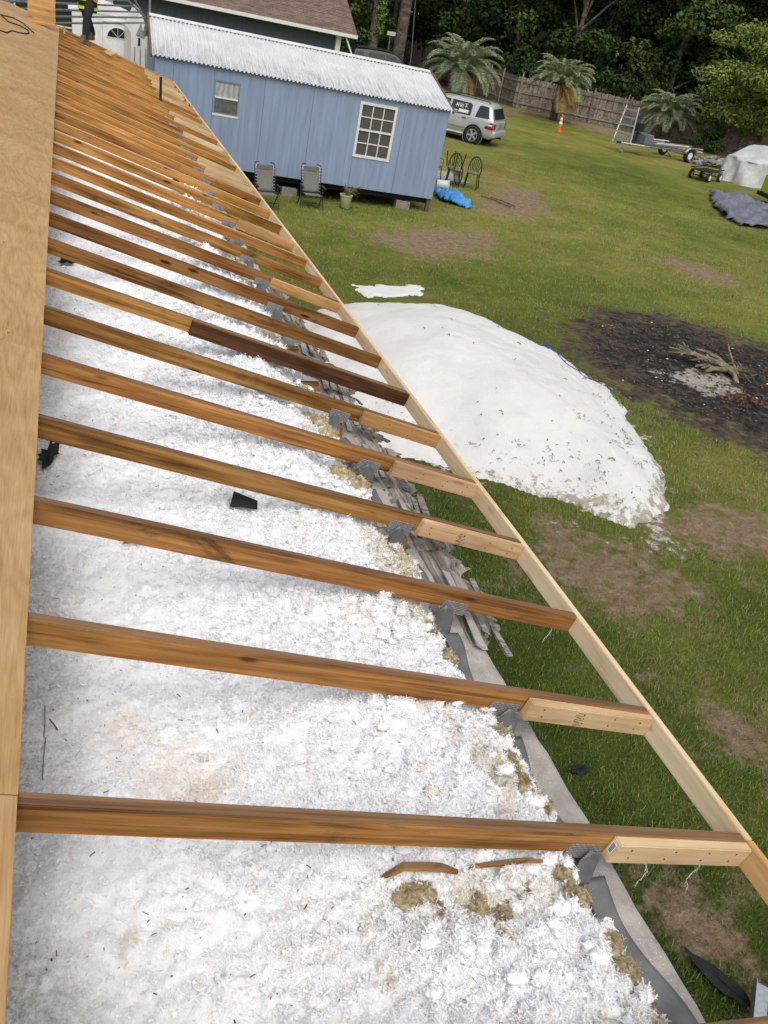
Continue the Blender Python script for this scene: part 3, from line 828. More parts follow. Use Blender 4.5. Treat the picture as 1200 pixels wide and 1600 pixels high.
# truss bottom chords, toothed plates, grey baffle strips
chord_me = board_mesh('ceiling_joist', -.9, 1.655, 0, .038, 0, .089)
for k in range(NR - 1):
    o = link('ceiling_joist', chord_me.copy() if k < 14 else chord_me, 'old_wood', house); o.location = (0, k * SP, WT + .003)
pl = MB(); pl.box(1.635, 1.765, -.0025, -.0004, -.112, -.05)
pm = None
for k in range(0, 26):
    if pm is None: o = pl.build('nail_plate', 'plate', house); pm = o.data
    else: o = link('nail_plate', pm, 'plate', house)
    on_roof(o, random.uniform(-.02, .02) + (.02 if k == 3 else 0), k * SP)
for k in range(0, 30):
    if k == 6 or k == 7: continue
    vs = []; fs = []; n = 26; c = 7
    ph = random.uniform(0, 6); wid = random.uniform(.07, .085) if k else .1; x_in = 1.60 + (.02 if k == 0 else 0) + random.uniform(-.01, .012)
    y0 = k * SP + .042; y1 = (k + 1) * SP - .004
    tabw = random.uniform(.045, .06); rise = random.uniform(.10, .14)
    for j in range(n):
        t = j / (n - 1); y = y0 + (y1 - y0) * t
        up = 0.0
        for i in range(c):
            s = i / (c - 1)
            wv = .012 * math.sin(ph + t * 7)
            w_here = wid * (1 - .45 * up) * (1 + .18 * math.sin(ph * 2 + t * 5))
            x = x_in + wv + s * w_here
            z = WT + .012 + (.02 if k else .008) * (1 - s) ** 2 * (1 - up) + up * (rise * (1 - .25 * abs(s - .5) * 2) + .03) * (1 - .1 * s)
            yy_ = y - up * .035 * math.sin(s * PI) + (y1 - y) * up * .6
            vs.append((x, yy_, z))
    for j in range(n - 1):
        for i in range(c - 1): fs.append((j * c + i, j * c + i + 1, (j + 1) * c + i + 1, (j + 1) * c + i))
    o = MB().add(vs, fs).build('baffle_strip', 'flash', house, smooth='all')
    so = o.modifiers.new('thickness', 'SOLIDIFY'); so.thickness = .003
    # rounded tab folded up against the next rafter
    vs = []; fs = []; c = 9; n = 8; tx = x_in - .045 + random.uniform(-.01, .01); tw = random.uniform(.075, .095)
    for j in range(n):
        t = j / (n - 1)
        for i in range(c):
            s = i / (c - 1) * 2 - 1
            half = tw * .5 * (1 if t < .72 else math.sqrt(max(0.0, 1 - ((t - .72) / .29) ** 2)))
            vs.append((tx + tw * .5 + s * half, y1 - .004 - .007 * (s * s) * (.3 + t) - .012 * (1 - t), WT + .01 + .165 * t))
    for j in range(n - 1):
        for i in range(c - 1): fs.append((j * c + i, j * c + i + 1, (j + 1) * c + i + 1, (j + 1) * c + i))
    o = MB().add(vs, fs).build('baffle_tab', 'flash', house, smooth='all')
    so = o.modifiers.new('thickness', 'SOLIDIFY'); so.thickness = .003

# rotten soffit sheets and boards left along the outside of the wall
for k in range(3, 11):
    vs = []; fs = []; c = 8; n = 22; ya = k * SP + .03 - (.12 if k == 3 else 0); yb = (k + 1) * SP + .02
    wobs = [random.uniform(-.03, .03) for _ in range(n)]
    for j in range(n):
        y = ya + (yb - ya) * j / (n - 1); wmax = (.235 if k < 8 else .17) + wobs[j] + .03 * math.sin(j * .9 + k)
        if k == 3 and j < 6: wmax *= .35 + .11 * j
        for i in range(c):
            q = i / (c - 1); x = 1.735 + q * wmax
            vs.append((y, -x, WT + .008 - .075 * q * q + random.uniform(-.004, .004) + .012 * math.sin(q * 9 + k)))
    for j in range(n - 1):
        for i in range(c - 1):
            if i > c - 3 and random.random() < .12: continue
            fs.append((j * c + i, j * c + i + 1, (j + 1) * c + i + 1, (j + 1) * c + i))
    o = MB().add(vs, fs).build('soffit_sheet', 'grey_board', house); o.rotation_euler = (0, 0, PI / 2)
    so = o.modifiers.new('thickness', 'SOLIDIFY'); so.thickness = .008
for k in range(3, 10):
    for j in range(4):
        x = 1.735 + .05 * j + random.uniform(-.015, .015)
        L0 = random.uniform(.34, .56); y = k * SP + .05 + random.uniform(0, .5 - min(.5, L0 * .8)) - (0.2 if k == 3 else 0)
        w = random.uniform(.022, .045); n = 7
        vs = []
        for i in range(n):
            t = i / (n - 1)
            yl = y + L0 * t; jag = random.uniform(-.007, .007) if j > 3 else random.uniform(-.003, .003)
            for (dx, dz) in ((0, 0), (w + jag, -.012), (w + jag, .0), (0, .012)):
                vs.append((x + dx + .05 * (t - .4), yl + random.uniform(-.02, .02) * (i in (0, n - 1)), WT + .026 - .06 * (j / 3) + dz + .012 * math.sin(t * 4 + j) + random.uniform(-.004, .004)))
        fs = []
        for i in range(n - 1):
            for q in range(4): fs.append((i * 4 + q, i * 4 + (q + 1) % 4, (i + 1) * 4 + (q + 1) % 4, (i + 1) * 4 + q))
        fs += [(3, 2, 1, 0), tuple((n - 1) * 4 + q for q in range(4))]
        MB().add(vs, fs).build('soffit_board', 'grey_board' if j not in (0, 1) else 'concrete', house)

# ------------------------------------------------------------------ loose insulation in the attic
def ins_z(x, y):
    z = 2.705 + (fbm(x * 1.3, y * 1.3, 3, 70) - .5) * .10 + (fbm(x * 5, y * 5, 3, 71) - .5) * (.06 + .05 * np.clip(x, 0, 1.2))
    edge = 1.575 + (fbm(y * 2.2, y * 0 + 3, 3, 72) - .5) * .16
    fall = np.clip((x - (edge - .45)) / .45, 0, 1.3)
    z = z - .17 * fall ** 1.5
    hollow = np.exp(-(((x - 1.15) / .28) ** 2 + ((y - .5) / .09) ** 2))
    z = z - .07 * hollow
    over = np.clip((x - edge) / .05, 0, 1)
    return z - over * .09
ix = np.concatenate([np.arange(-.7, -.06, .03), np.arange(-.06, 1.68, .0085)])
iy = np.concatenate([np.arange(-.3, 1.4, .0085), np.arange(1.4, 2.8, .012), np.arange(2.8, 5, .02), np.arange(5, 8, .035), np.arange(8, 20.2, .09)])
IX, IY = np.meshgrid(ix, iy)
def puff(x, y):
    wx = x + .03 * (fbm(x * 14, y * 14, 2, 201) - .5); wy = y + .03 * (fbm(x * 14, y * 14, 2, 202) - .5)
    fl = np.clip(.35 + .75 * x, .3, 1.15)
    b1 = np.abs(2 * fbm(wx * 13, wy * 13, 2, 203) - 1); b2 = np.abs(2 * vnoise(wx * 38, wy * 38, 204) - 1); b3 = np.abs(2 * vnoise(wx * 85 + wy * 20, wy * 85 - wx * 20, 205) - 1)
    return fl * ((.045 + .03 * np.clip(x - .6, 0, 1)) * (b1 ** .8 - .25) + (.018 + .012 * np.clip(x - .5, 0, 1)) * (b2 - .4) + .008 * (b3 - .4))
IZ = ins_z(IX, IY) + puff(IX, IY)
def tan_at(x, y):
    s = np.clip((x - 1.28) / .25, 0, 1) * np.clip((fbm(x * 7, y * 3.2, 3, 77) - .5) * 7, 0, 1)
    s2 = np.exp(-(((x - 1.2) / .3) ** 2 + ((y - .5) / .07) ** 2)) * np.clip((fbm(x * 12, y * 12, 2, 78) - .35) * 4, 0, 1)
    return np.clip(s + s2, 0, 1)
ny, nx = IX.shape; idx = np.arange(nx * ny).reshape(ny, nx)
ff = np.stack([idx[:-1, :-1], idx[:-1, 1:], idx[1:, 1:], idx[1:, :-1]], -1).reshape(-1, 4)
base_v = np.stack([IX, IY, IZ], -1).reshape(-1, 3); base_t = np.zeros(IX.size); base_tan = tan_at(IX, IY).ravel()
# shredded flakes
fv = []; fq = []; ft = []; fn = []; off = len(base_v)
for (y0, y1, dens, size) in ((-.3, 1.3, 46000, .011), (1.3, 2.6, 26000, .013), (2.6, 4.6, 12000, .017), (4.6, 8, 4200, .024), (8, 20, 700, .034)):
    n = int(2.35 * (y1 - y0) * dens)
    x = -.7 + 2.34 * rng.random(n) ** .85; y = rng.uniform(y0, y1, n)
    keep = rng.random(n) < np.where(x < -.05, .12, np.where(x < .55, .62, 1.0)); x = x[keep]; y = y[keep]; n = len(x)
    clump = fbm(x * 9, y * 9, 3, 80)
    keep = rng.random(n) < .35 + 1.2 * clump; x = x[keep]; y = y[keep]; clump = clump[keep]; n = len(x)
    fluff = np.clip(.45 + .75 * x, .35, 1.2)
    z = ins_z(x, y) + puff(x, y) + .001 + rng.random(n) ** 3 * .012 * fluff - np.clip((y - 7) / 8, 0, 1) * .03
    strand_ = rng.random(n) < .7
    L = size * rng.uniform(.6, 1.6, n) * (.7 + .5 * fluff) * np.where(strand_, 1.3, .75); W = np.where(strand_, size * rng.uniform(.1, .22, n), L * rng.uniform(.3, .6, n))
    a = rng.uniform(0, 2 * PI, n); tilt = rng.normal(0, .42, n) * fluff
    d = np.stack([np.cos(a) * np.cos(tilt), np.sin(a) * np.cos(tilt), np.sin(tilt)], -1)
    s = np.stack([-np.sin(a), np.cos(a), rng.normal(0, .35, n)], -1); s /= np.linalg.norm(s, axis=1)[:, None]
    up = np.cross(d, s)
    c = np.stack([x, y, z], -1)
    curl = (rng.normal(0, .2, n) * L)[:, None] * up
    e = []
    for t, q in ((-.5, 1), (0, 0), (.5, 1)):
        for sg in (-.5, .5):
            jw = rng.uniform(.5, 1.2, n)[:, None]
            e.append(c + d * (L * t)[:, None] + s * (W * sg)[:, None] * jw * (1 if q == 0 else .7) + curl * q + rng.normal(0, .2, (n, 3)) * W[:, None])
    fv.append(np.stack(e, 1).reshape(-1, 3))
    b = off + np.arange(n) * 6
    fq.append(np.concatenate([np.stack([b, b + 1, b + 3, b + 2], -1), np.stack([b + 2, b + 3, b + 5, b + 4], -1)]))
    ft.append(np.repeat(rng.random(n), 6)); fn.append(np.repeat(tan_at(x, y) * (rng.random(n) < .75), 6)); off += n * 6
# tufts: whole puffs of fibre sitting on the bed, thickest towards the wall
nt_ = 2000; n1, n2 = 9, 14
th_, ph_ = np.meshgrid(np.linspace(.05, PI - .05, n1), np.linspace(0, 2 * PI, n2, endpoint=False), indexing='ij')
tyv = np.where(rng.random(nt_) < .75, rng.random(nt_) ** 1.3 * 4.5 - .2, rng.random(nt_) * 7); txv = .25 + 1.36 * rng.random(nt_) ** .55
tzv = ins_z(txv, tyv) + puff(txv, tyv); trv = rng.uniform(.006, .019, nt_) * (.6 + .5 * txv)
gi = np.arange(n1 * n2).reshape(n1, n2); gj = np.roll(gi, -1, 1); gq = np.stack([gi[:-1], gj[:-1], gj[1:], gi[1:]], -1).reshape(-1, 4)
rrv = trv[:, None, None] * (.8 + .4 * rng.random((nt_, n1, n2)))
sxv = rng.uniform(.7, 1.5, nt_)[:, None, None]
tv = np.stack([txv[:, None, None] + sxv * rrv * np.sin(th_) * np.cos(ph_), tyv[:, None, None] + rrv * np.sin(th_) * np.sin(ph_), tzv[:, None, None] + .6 * rrv * np.cos(th_)], -1).reshape(-1, 3)
tq = (gq[None] + (off + np.arange(nt_) * n1 * n2)[:, None, None]).reshape(-1, 4); off += len(tv)
fv.append(tv); fq.append(tq); ft.append(np.repeat(rng.random(nt_), n1 * n2)); fn.append(np.repeat(tan_at(txv, tyv) * (rng.random(nt_) < .6), n1 * n2))
# fibres standing off the tufts
nfb = 170000; pk_ = rng.integers(0, len(tv), nfb); c = tv[pk_]; d = rng.normal(0, .007, (nfb, 3)); d[:, 2] = np.abs(d[:, 2]) * .6; s_v = rng.normal(0, .0012, (nfb, 3))
fv.append(np.stack([c - s_v, c + s_v, c + d + s_v, c + d - s_v], 1).reshape(-1, 3)); fq.append((off + np.arange(nfb * 4)).reshape(-1, 4)); ft.append(np.zeros(nfb * 4)); fn.append(np.zeros(nfb * 4)); off += nfb * 4
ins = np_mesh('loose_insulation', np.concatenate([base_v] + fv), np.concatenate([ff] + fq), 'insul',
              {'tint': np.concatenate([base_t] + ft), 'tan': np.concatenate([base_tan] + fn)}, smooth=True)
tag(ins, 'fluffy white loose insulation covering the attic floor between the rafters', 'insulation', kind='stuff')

# clumps of old tan batt along the wall and in the near hollow
bv = []; bf = []; off = 0
spots = [(1.53, .33, .05), (1.57, .27, .045), (1.60, .2, .04), (1.52, .47, .055), (1.49, .55, .04), (.98, .545, .05), (1.06, .53, .05), (1.16, .5, .055), (1.25, .505, .05), (1.33, .53, .045), (1.22, .44, .05), (1.55, 1.12, .04), (1.5, 1.0, .035), (1.55, .92, .04), (1.575, .84, .04), (1.52, 1.75, .035), (1.545, 1.62, .03),
         (1.47, 3.0, .085), (1.53, 2.92, .08), (1.45, 3.35, .09), (1.53, 3.25, .085), (1.56, 3.15, .07), (1.46, 3.62, .08), (1.38, 3.3, .07), (1.4, 2.95, .06), (1.5, 3.5, .09), (1.4, 4.1, .05), (1.47, 4.05, .055), (1.55, 4.0, .05), (1.5, 4.6, .05)]
for (x, y, r) in spots:
    for q in range(3):
        n1, n2 = 14, 22
        cx, cy = x + random.uniform(-.03, .03), y + random.uniform(-.03, .03); cz = float(ins_z(np.array([cx]), np.array([cy]))[0]) - .012 + (.03 if x > 1.45 else 0)
        sd_ = random.randint(0, 999)
        th_, ph_ = np.meshgrid(np.linspace(0, PI, n1), np.linspace(0, 2 * PI, n2, endpoint=False), indexing='ij')
        rr = r * .72 * (.65 + .8 * fbm(ph_ * 1.6 + sd_, th_ * 2.6 + sd_, 3, 90)) * random.uniform(.7, 1.05)
        v = np.stack([cx + rr * np.sin(th_) * np.cos(ph_), cy + rr * np.sin(th_) * np.sin(ph_), cz + .6 * rr * np.cos(th_)], -1).reshape(-1, 3)
        i = np.arange(n1 * n2).reshape(n1, n2); j = np.roll(i, -1, 1)
        bv.append(v); bf.append(np.stack([i[:-1], j[:-1], j[1:], i[1:]], -1).reshape(-1, 4) + off); off += len(v)
# loose fibres standing off the clumps
V = np.concatenate(bv); NF = 22000; pick = rng.integers(0, len(V), NF)
c = V[pick] + rng.normal(0, .004, (NF, 3)); d1 = rng.normal(0, .008, (NF, 3)); s1 = rng.normal(0, .0013, (NF, 3))
q4 = np.stack([c - s1, c + s1, c + d1 + s1, c + d1 - s1], 1).reshape(-1, 3)
bi = off + np.arange(NF) * 4
np_o = np_mesh('batt_insulation', np.concatenate([V, q4]), np.concatenate(bf + [np.stack([bi, bi + 1, bi + 2, bi + 3], -1)]), 'batt', smooth=False)
tag(np_o, 'torn tan fibre batt insulation lying along the top of the wall', 'insulation', kind='stuff')

# broken ceiling strips in the hollow in front of the nearest rafter
def splinter(name, pts, w, t, mat, label, cat='wood scrap', group=None):
    m = MB(); n = len(pts); vs = []; fs = []
    for i, p in enumerate(pts):
        p = Vector(p); q = Vector(pts[min(i + 1, n - 1)]) - Vector(pts[max(i - 1, 0)]); sx_ = Vector((-q.y, q.x, 0)).normalized()
        ww = w * (1 if 0 < i < n - 1 else random.uniform(.3, .7))
        for (a, z) in ((-.5, 0), (.5, 0), (.5, t), (-.5, t)): vs.append(tuple(p + sx_ * ww * a + Vector((0, 0, z))))
    for i in range(n - 1):
        for k in range(4): fs.append((i * 4 + k, i * 4 + (k + 1) % 4, (i + 1) * 4 + (k + 1) % 4, (i + 1) * 4 + k))
    fs += [(3, 2, 1, 0), tuple((n - 1) * 4 + k for k in range(4))]
    return tag(m.add(vs, fs).build(name, mat), label, cat, group)
def iz(x, y): return float(ins_z(np.array([x]), np.array([y]))[0])
splinter('wood_scrap', [(.9, .6, iz(.9, .6) + .0), (.96, .592, iz(.96, .592) + .03), (1.02, .584, iz(1.02, .584) + .036), (1.08, .582, iz(1.08, .582) + .03), (1.13, .575, iz(1.13, .575) + .005)], .022, .014, 'old_wood', 'reddish brown broken lath in the hollow below the nearest rafter')
splinter('wood_scrap', [(1.17, .585, iz(1.17, .585) + .012), (1.25, .58, iz(1.25, .58) + .03), (1.36, .583, iz(1.36, .583) + .034), (1.42, .58, iz(1.42, .58) + .03)], .014, .01, 'old_wood', 'thin orange splinter of wood among tan batts below the nearest rafter')
splinter('wood_scrap', [(.30, 2.215, iz(.3, 2.2) + .02), (.36, 2.205, iz(.36, 2.2) + .022), (.41, 2.2, iz(.41, 2.2) + .02)], .009, .004, 'old_wood', 'thin brown wood splinter on white insulation under the third rafter')
# black felt scraps
def felt(cx, cy, rx, ry, label, z=None, seed=0, wob=.3, rot=0, name='felt_scrap', mat='felt'):
    rd = random.Random(seed); n = 22; vs = []; fs = []
    rad = [1 + rd.uniform(-wob, wob) for _ in range(n)]
    for ring in (0, .5, 1):
        for i in range(n):
            a = 2 * PI * i / n; q = rad[i] if ring == 1 else 1
            dx, dy = math.cos(a) * rx * ring * q, math.sin(a) * ry * ring * q
            x = cx + dx * math.cos(rot) - dy * math.sin(rot); y = cy + dx * math.sin(rot) + dy * math.cos(rot)
            zz = (iz(x, y) + .03 if z is None else z) + rd.uniform(0, .012) + .015 * math.sin(3 * a + seed) * ring
            vs.append((x, y, zz))
    for r_ in range(2):
        for i in range(n): fs.append((r_ * n + i, r_ * n + (i + 1) % n, (r_ + 1) * n + (i + 1) % n, (r_ + 1) * n + i))
    o = MB().add(vs, fs).build(name, mat); so = o.modifiers.new('thickness', 'SOLIDIFY'); so.thickness = .004
    return tag(o, label, 'roofing scrap')
felt(.015, 2.98, .035, .12, 'long torn black felt scrap on insulation at the plywood edge', seed=3, wob=.4, rot=-.2)
o = MB()
q = [(.765, 2.44), (.80, 2.56), (.90, 2.50), (.885, 2.425), (.82, 2.425)]
o.add([(x, y, iz(x, y) + .036 + .006 * (i == 1)) for i, (x, y) in enumerate(q)], [(0, 1, 2, 3, 4)])
o = o.build('felt_scrap', 'felt'); so = o.modifiers.new('thickness', 'SOLIDIFY'); so.thickness = .004
tag(o, 'five-sided black felt scrap on white insulation midway along the third rafter', 'roofing scrap')
felt(.1, 5.98, .06, .05, 'small dark felt scrap on insulation beside the plywood, seventh bay', seed=8, wob=.5)
felt(1.17, 9.0, .07, .1, 'dark shingle scrap on insulation near the wall in a far bay', seed=12, wob=.4)
# twigs, needles and specks
m = MB()
for k in range(260):
    y = -.1 + 4.2 * random.random() ** 1.6; x = random.uniform(-.02, 1.4) * random.random() ** .45
    z = iz(x, y) + .02; l = random.choice((.003, .004, .005, .006, .008, .016)); a = random.uniform(0, PI)
    m.tube([(x, y, z), (x + l * math.cos(a), y + l * math.sin(a), z + random.uniform(-.002, .006))], random.choice((.001, .0014, .002)), 4)
tag(m.build('attic_litter', 'char_branch'), 'dark specks and twigs scattered over the white insulation', 'litter', kind='stuff')
def twig(pts, r, label, mat='char_branch'):
    m = MB(); m.tube([(x, y, iz(x, y) + .028 + dz) for x, y, dz in pts], r, 6); return tag(m.build('twig', mat), label, 'twig')
twig([(.02, 1.40, .0), (.022, 1.31, .006), (.02, 1.25, .004), (.026, 1.235, .008), (.022, 1.16, .004), (.02, 1.08, 0)], .0016, 'long thin brown twig on insulation beside the plywood edge')
m = MB(); m.add([(.105, 1.135, iz(.1, 1.13) + .04), (.118, 1.155, iz(.1, 1.13) + .046), (.137, 1.19, iz(.13, 1.19) + .04), (.122, 1.168, iz(.1, 1.13) + .038)], [(0, 1, 2, 3)])
tag(m.build('leaf', 'felt'), 'single dark pointed leaf lying on insulation in the second bay', 'leaf')
twig([(.035, 1.33, .004), (.05, 1.30, .004), (.058, 1.28, .002)], .0025, 'short black twig next to the long twig on the insulation')

# hanging fibre strands under the tail blocks
def strand(p, n, label):
    m = MB(); x, y, z = p; pts = []
    for i in range(n): pts.append((x + .012 * math.sin(i * .8 + x * 9) + random.uniform(-.003, .003), y + random.uniform(-.003, .003), z - i * .016))
    m.tube(pts, [random.uniform(.0012, .0028) * (1 - .6 * i / n) for i, _ in enumerate(pts)], 5)
    for q in pts[1:]:
        for _ in range(3): m.tube([q, (q[0] + random.uniform(-.005, .005), q[1] + random.uniform(-.005, .005), q[2] - random.uniform(.005, .02))], .0007, 4)
    tag(m.build('fibre_strand', 'white_mark'), label, 'fibre strand')
strand(tuple(RP(1.98, SP - .02, -.089)), 9, 'white fibre strand hanging under the middle of the nearest tail block')
strand(tuple(RP(2.22, SP - .02, -.089)), 10, 'white fibre strand hanging under the outer end of the nearest tail block')
strand(tuple(RP(2.3, 3 * SP + .01, -.089)), 6, 'white fibre strand hanging under the third rafter tail')

# things standing or lying on the roof
bd = MB(); bd.box(-.24, .24, -.0075, .0075, 0, 1.22)
o = bd.build('plywood_offcut', 'tan_wood', bevel=.001)
o.location = RP(-.33, 18.6, .03); o.rotation_euler = (-.08, .06, .1); tag(o, 'pale plywood offcut standing upright at the far end of the roof', 'plywood offcut')
m = MB()
pts = [(-.95, 14.4), (-.82, 14.61), (-.74, 14.7), (-.70, 15.3), (-.6, 15.5), (-.52, 15.75), (-.47, 16.1), (-.5, 16.5), (-.64, 16.63), (-.8, 16.4), (-.88, 16.7), (-.96, 16.95), (-.77, 17.43), (-.6, 17.3), (-.45, 16.7), (-.38, 16.4)]
pts2 = []
for i in range(len(pts) - 1):
    for t in (0, .34, .67): pts2.append(RP(pts[i][0] + (pts[i + 1][0] - pts[i][0]) * t, pts[i][1] + (pts[i + 1][1] - pts[i][1]) * t, .0235))
m.tube(pts2, .0095, 6); tag(m.build('air_hose', 'hose', smooth=True), 'dark air hose snaking over the plywood near its far end', 'hose')
m = MB(); m.box(-.022, .022, -.012, .012, -.05, .37); o = m.build('upright_bar', 'black_metal', bevel=.004); o.location = RP(1.71, 15.66, -.03)
tag(o, 'short black bar standing upright among the far rafters', 'bar')
m = MB(); m.box(-.08, .08, -.25, .25, 0, .03); o = m.build('wood_offcut', 'new_wood', bevel=.003); o.location = RP(1.02, 19.75, .006); o.rotation_euler = (0, TH, -.25)
tag(o, 'small pale offcut lying across the far rafters past the worker', 'wood offcut')
m = MB(); m.box(-.02, .02, -.02, .02, 0, .14); o = m.build('wood_peg', 'new_wood', bevel=.002); o.location = RP(.1, 19.3, -.0)
tag(o, 'small pale wood stake at the far plywood corner beside the worker', 'wood stake')

# ------------------------------------------------------------------ worker on the far rafters
def skin_body(name, joints, edges, radii, mat, parent=None, root=0, sub=2):
    me = bpy.data.meshes.new(name); me.from_pydata([tuple(j) for j in joints], edges, []); me.update()
    o = link(name, me, mat, parent)
    sk = o.modifiers.new('skin', 'SKIN'); ss = o.modifiers.new('sub', 'SUBSURF'); ss.levels = sub; ss.render_levels = sub
    for i, r in enumerate(radii):
        sv = me.skin_vertices[0].data[i]; sv.radius = (r, r) if isinstance(r, (int, float)) else r; sv.use_root = (i == root)
    sk.use_smooth_shade = True
    return o
wp = RP(.58, 19.85, 0)
person = thing('person', 'person in black jacket and trousers with yellow reflective bands standing on rafters', 'person', tuple(wp), rz=-.5)
J = [(0, 0, .88), (0, 0, 1.1), (0, .02, 1.34), (0, .03, 1.46), (0, .05, 1.55),            # pelvis .. neck
     (.10, .0, .86), (.13, -.28, .50), (.15, -.42, .14), (.15, -.46, .08),                 # right leg (forward)
     (-.10, 0, .86), (-.12, .15, .48), (-.13, .42, .16), (-.13, .40, .1),                  # left leg
     (.2, .02, 1.42), (.27, .02, 1.14), (.25, -.12, .92),                                  # right arm
     (-.2, .02, 1.42), (-.27, .03, 1.14), (-.24, -.12, .92)]
E_ = [(0, 1), (1, 2), (2, 3), (3, 4), (0, 5), (5, 6), (6, 7), (7, 8), (0, 9), (9, 10), (10, 11), (11, 12), (3, 13), (13, 14), (14, 15), (3, 16), (16, 17), (17, 18)]
RR = [.15, .15, .16, .1, .065, .115, .088, .07, .062, .115, .088, .07, .062, .075, .062, .05, .075, .062, .05]
skin_body('body', J, E_, RR, 'cloth_black', person)
m = MB(); m.lathe([(.175, .56), (.185, .8), (.185, 1.0), (.19, 1.2), (.17, 1.38)], 20, capb=True); m_ = m.build('jacket', 'cloth_black', person, smooth=True); m_.scale = (1.05, .85, 1)
for z in (.6, .75):
    m = MB(); m.lathe([(.186, z), (.190, z), (.190, z + .055), (.186, z + .055)], 20, capb=False, capt=False); b_ = m.build('reflective_band', 'hivis', person, smooth=True); b_.scale = (1.06, .87, 1)
for (bx_, by_, bz_) in ((.15, -.50, 0), (-.13, .36, .03)):
    m = MB(); prof = [(-.05, .10), (.05, .10), (.06, .045), (.06, 0), (-.055, 0)]
    vs = []
    m.add([(-.045, .09, 0), (.045, .09, 0), (.045, -.2, 0), (-.045, -.2, 0), (-.045, .09, .05), (.045, .09, .05), (.04, -.2, .04), (-.04, -.2, .04), (-.042, .08, .17), (.042, .08, .17), (.04, -.04, .17), (-.04, -.04, .17), (.042, -.07, .085), (-.042, -.07, .085)],
          [(3, 2, 1, 0), (0, 1, 5, 4), (1, 2, 6, 5), (2, 3, 7, 6), (3, 0, 4, 7), (4, 5, 9, 8), (8, 9, 10, 11), (10, 12, 13, 11), (12, 6, 7, 13), (5, 6, 12), (5, 12, 10, 9), (7, 4, 13), (13, 4, 8, 11)])
    b_ = m.build('boot', 'boot', person, bevel=.012, segs=2, smooth=True); b_.location = (bx_, by_, bz_)
hv = []; m = MB()
for i in range(9):
    t = i / 8; hv.append((.095 * math.sin(PI * (.08 + .9 * t)) ** .6, 1.56 + .235 * t))
m.lathe(hv, 18); hd = m.build('head', 'skin', person, smooth=True); hd.scale = (.85, 1.02, 1); hd.location = (0, .0, 0)
m = MB(); m.lathe([(.1, 1.69), (.108, 1.72), (.1, 1.78), (.06, 1.825), (.01, 1.835)], 18); m.box(-.07, .07, -.19, -.05, 1.695, 1.71); m.build('cap', 'cloth_black', person, smooth=True)
m = MB(); m.box(-.012, .012, -.12, -.09, 1.655, 1.69); m.build('nose', 'skin', person, bevel=.006)
for sx_ in (-.25, .25):
    s = 1 if sx_ > 0 else -1
    J = [(sx_, -.12, .91), (sx_, -.15, .85)] + [(sx_ + s * (-.03 + .02 * q), -.17 - .005 * q, .80) for q in range(4)] + [(sx_ + s * (-.03 + .02 * q), -.175, .755 + (.012 if q in (0, 3) else 0)) for q in range(4)] + [(sx_ - s * .045, -.16, .83), (sx_ - s * .05, -.185, .79)]
    ED = [(0, 1)] + [(1, 2 + q) for q in range(4)] + [(2 + q, 6 + q) for q in range(4)] + [(1, 10), (10, 11)]
    skin_body('hand', J, ED, [.028, .034] + [.011] * 4 + [.0085] * 4 + [.013, .01], 'skin', person, sub=1)

# ------------------------------------------------------------------ blue trailer building with corrugated roof
# local frame: origin at the near right bottom corner, x runs to the left along the wall, y away, z up
trailer = thing('trailer_building', 'light blue panelled trailer building with white corrugated roof, raised on blocks', 'trailer')
psi, rho = R(2.05), R(1.79)
lx_ = Vector((-math.cos(psi) * math.cos(rho), math.sin(psi) * math.cos(rho), math.sin(rho)))
ly_ = Vector((math.sin(psi), math.cos(psi), 0)); lz_ = ly_.cross(lx_); lz_ = lz_ if lz_.z > 0 else -lz_
TM = Matrix(((lx_.x, ly_.x, lz_.x, 9.40), (lx_.y, ly_.y, lz_.y, 21.6), (lx_.z, ly_.z, lz_.z, .38), (0, 0, 0, 1)))
trailer.matrix_world = TM
TL, TH_, TD, TRZ = 7.43, 2.25, 2.38, .64
m = MB(); m.box(.02, TL - .02, .034, 2 * TD - .02, .0, TH_ - .02); m.build('body', 'blue_siding', trailer)
m = MB(); m.add([(.0, .03, TH_ - .02), (.0, 2 * TD - .03, TH_ - .02), (.0, TD, TH_ + TRZ - .05), (TL, .03, TH_ - .02), (TL, 2 * TD - .03, TH_ - .02), (TL, TD, TH_ + TRZ - .05)], [(0, 1, 2), (5, 4, 3), (0, 3, 4, 1), (1, 4, 5, 2), (2, 5, 3, 0)]); m.build('gable', 'blue_siding', trailer)
# grooved siding sheets; the two windows are cut out of them
WIN = [(5.42, 6.03, 1.19, 1.94), (1.43, 2.37, .77, 2.04)]
seams = [0, 1.17, 2.39, 3.61, 4.83, 6.05, 7.0, TL]
for i in range(len(seams) - 1):
    a, b = seams[i] + .003, seams[i + 1] - .003
    m = MB(); x = a
    while x < b - .01:
        x2 = min(x + .203, b)
        g0, g1 = x, x2 - (.005 if x2 < b - .001 else 0)
        spans = [(-.02, TH_ - .015)]
        cuts = [g0, g1]
        for (wx0, wx1, wz0, wz1) in WIN:
            for c_ in (wx0, wx1):
                if g0 + .002 < c_ < g1 - .002: cuts.append(c_)
        cuts = sorted(cuts)
        for q in range(len(cuts) - 1):
            c0, c1 = cuts[q], cuts[q + 1]; mid = (c0 + c1) / 2; segs_ = [(-.02, TH_ - .015)]
            for (wx0, wx1, wz0, wz1) in WIN:
                if wx0 < mid < wx1: segs_ = [(-.02, wz0), (wz1, TH_ - .015)]
            for (z0_, z1_) in segs_:
                m.box(c0, c1, -.012, .03, z0_, z1_)
                if q == len(cuts) - 2 and c1 < b - .02: m.box(c1 - .001, c1 + .006, -.0085, .028, z0_ + .002, z1_ - .002)
        x = x2
    m.build('siding_panel', 'blue_siding', trailer)
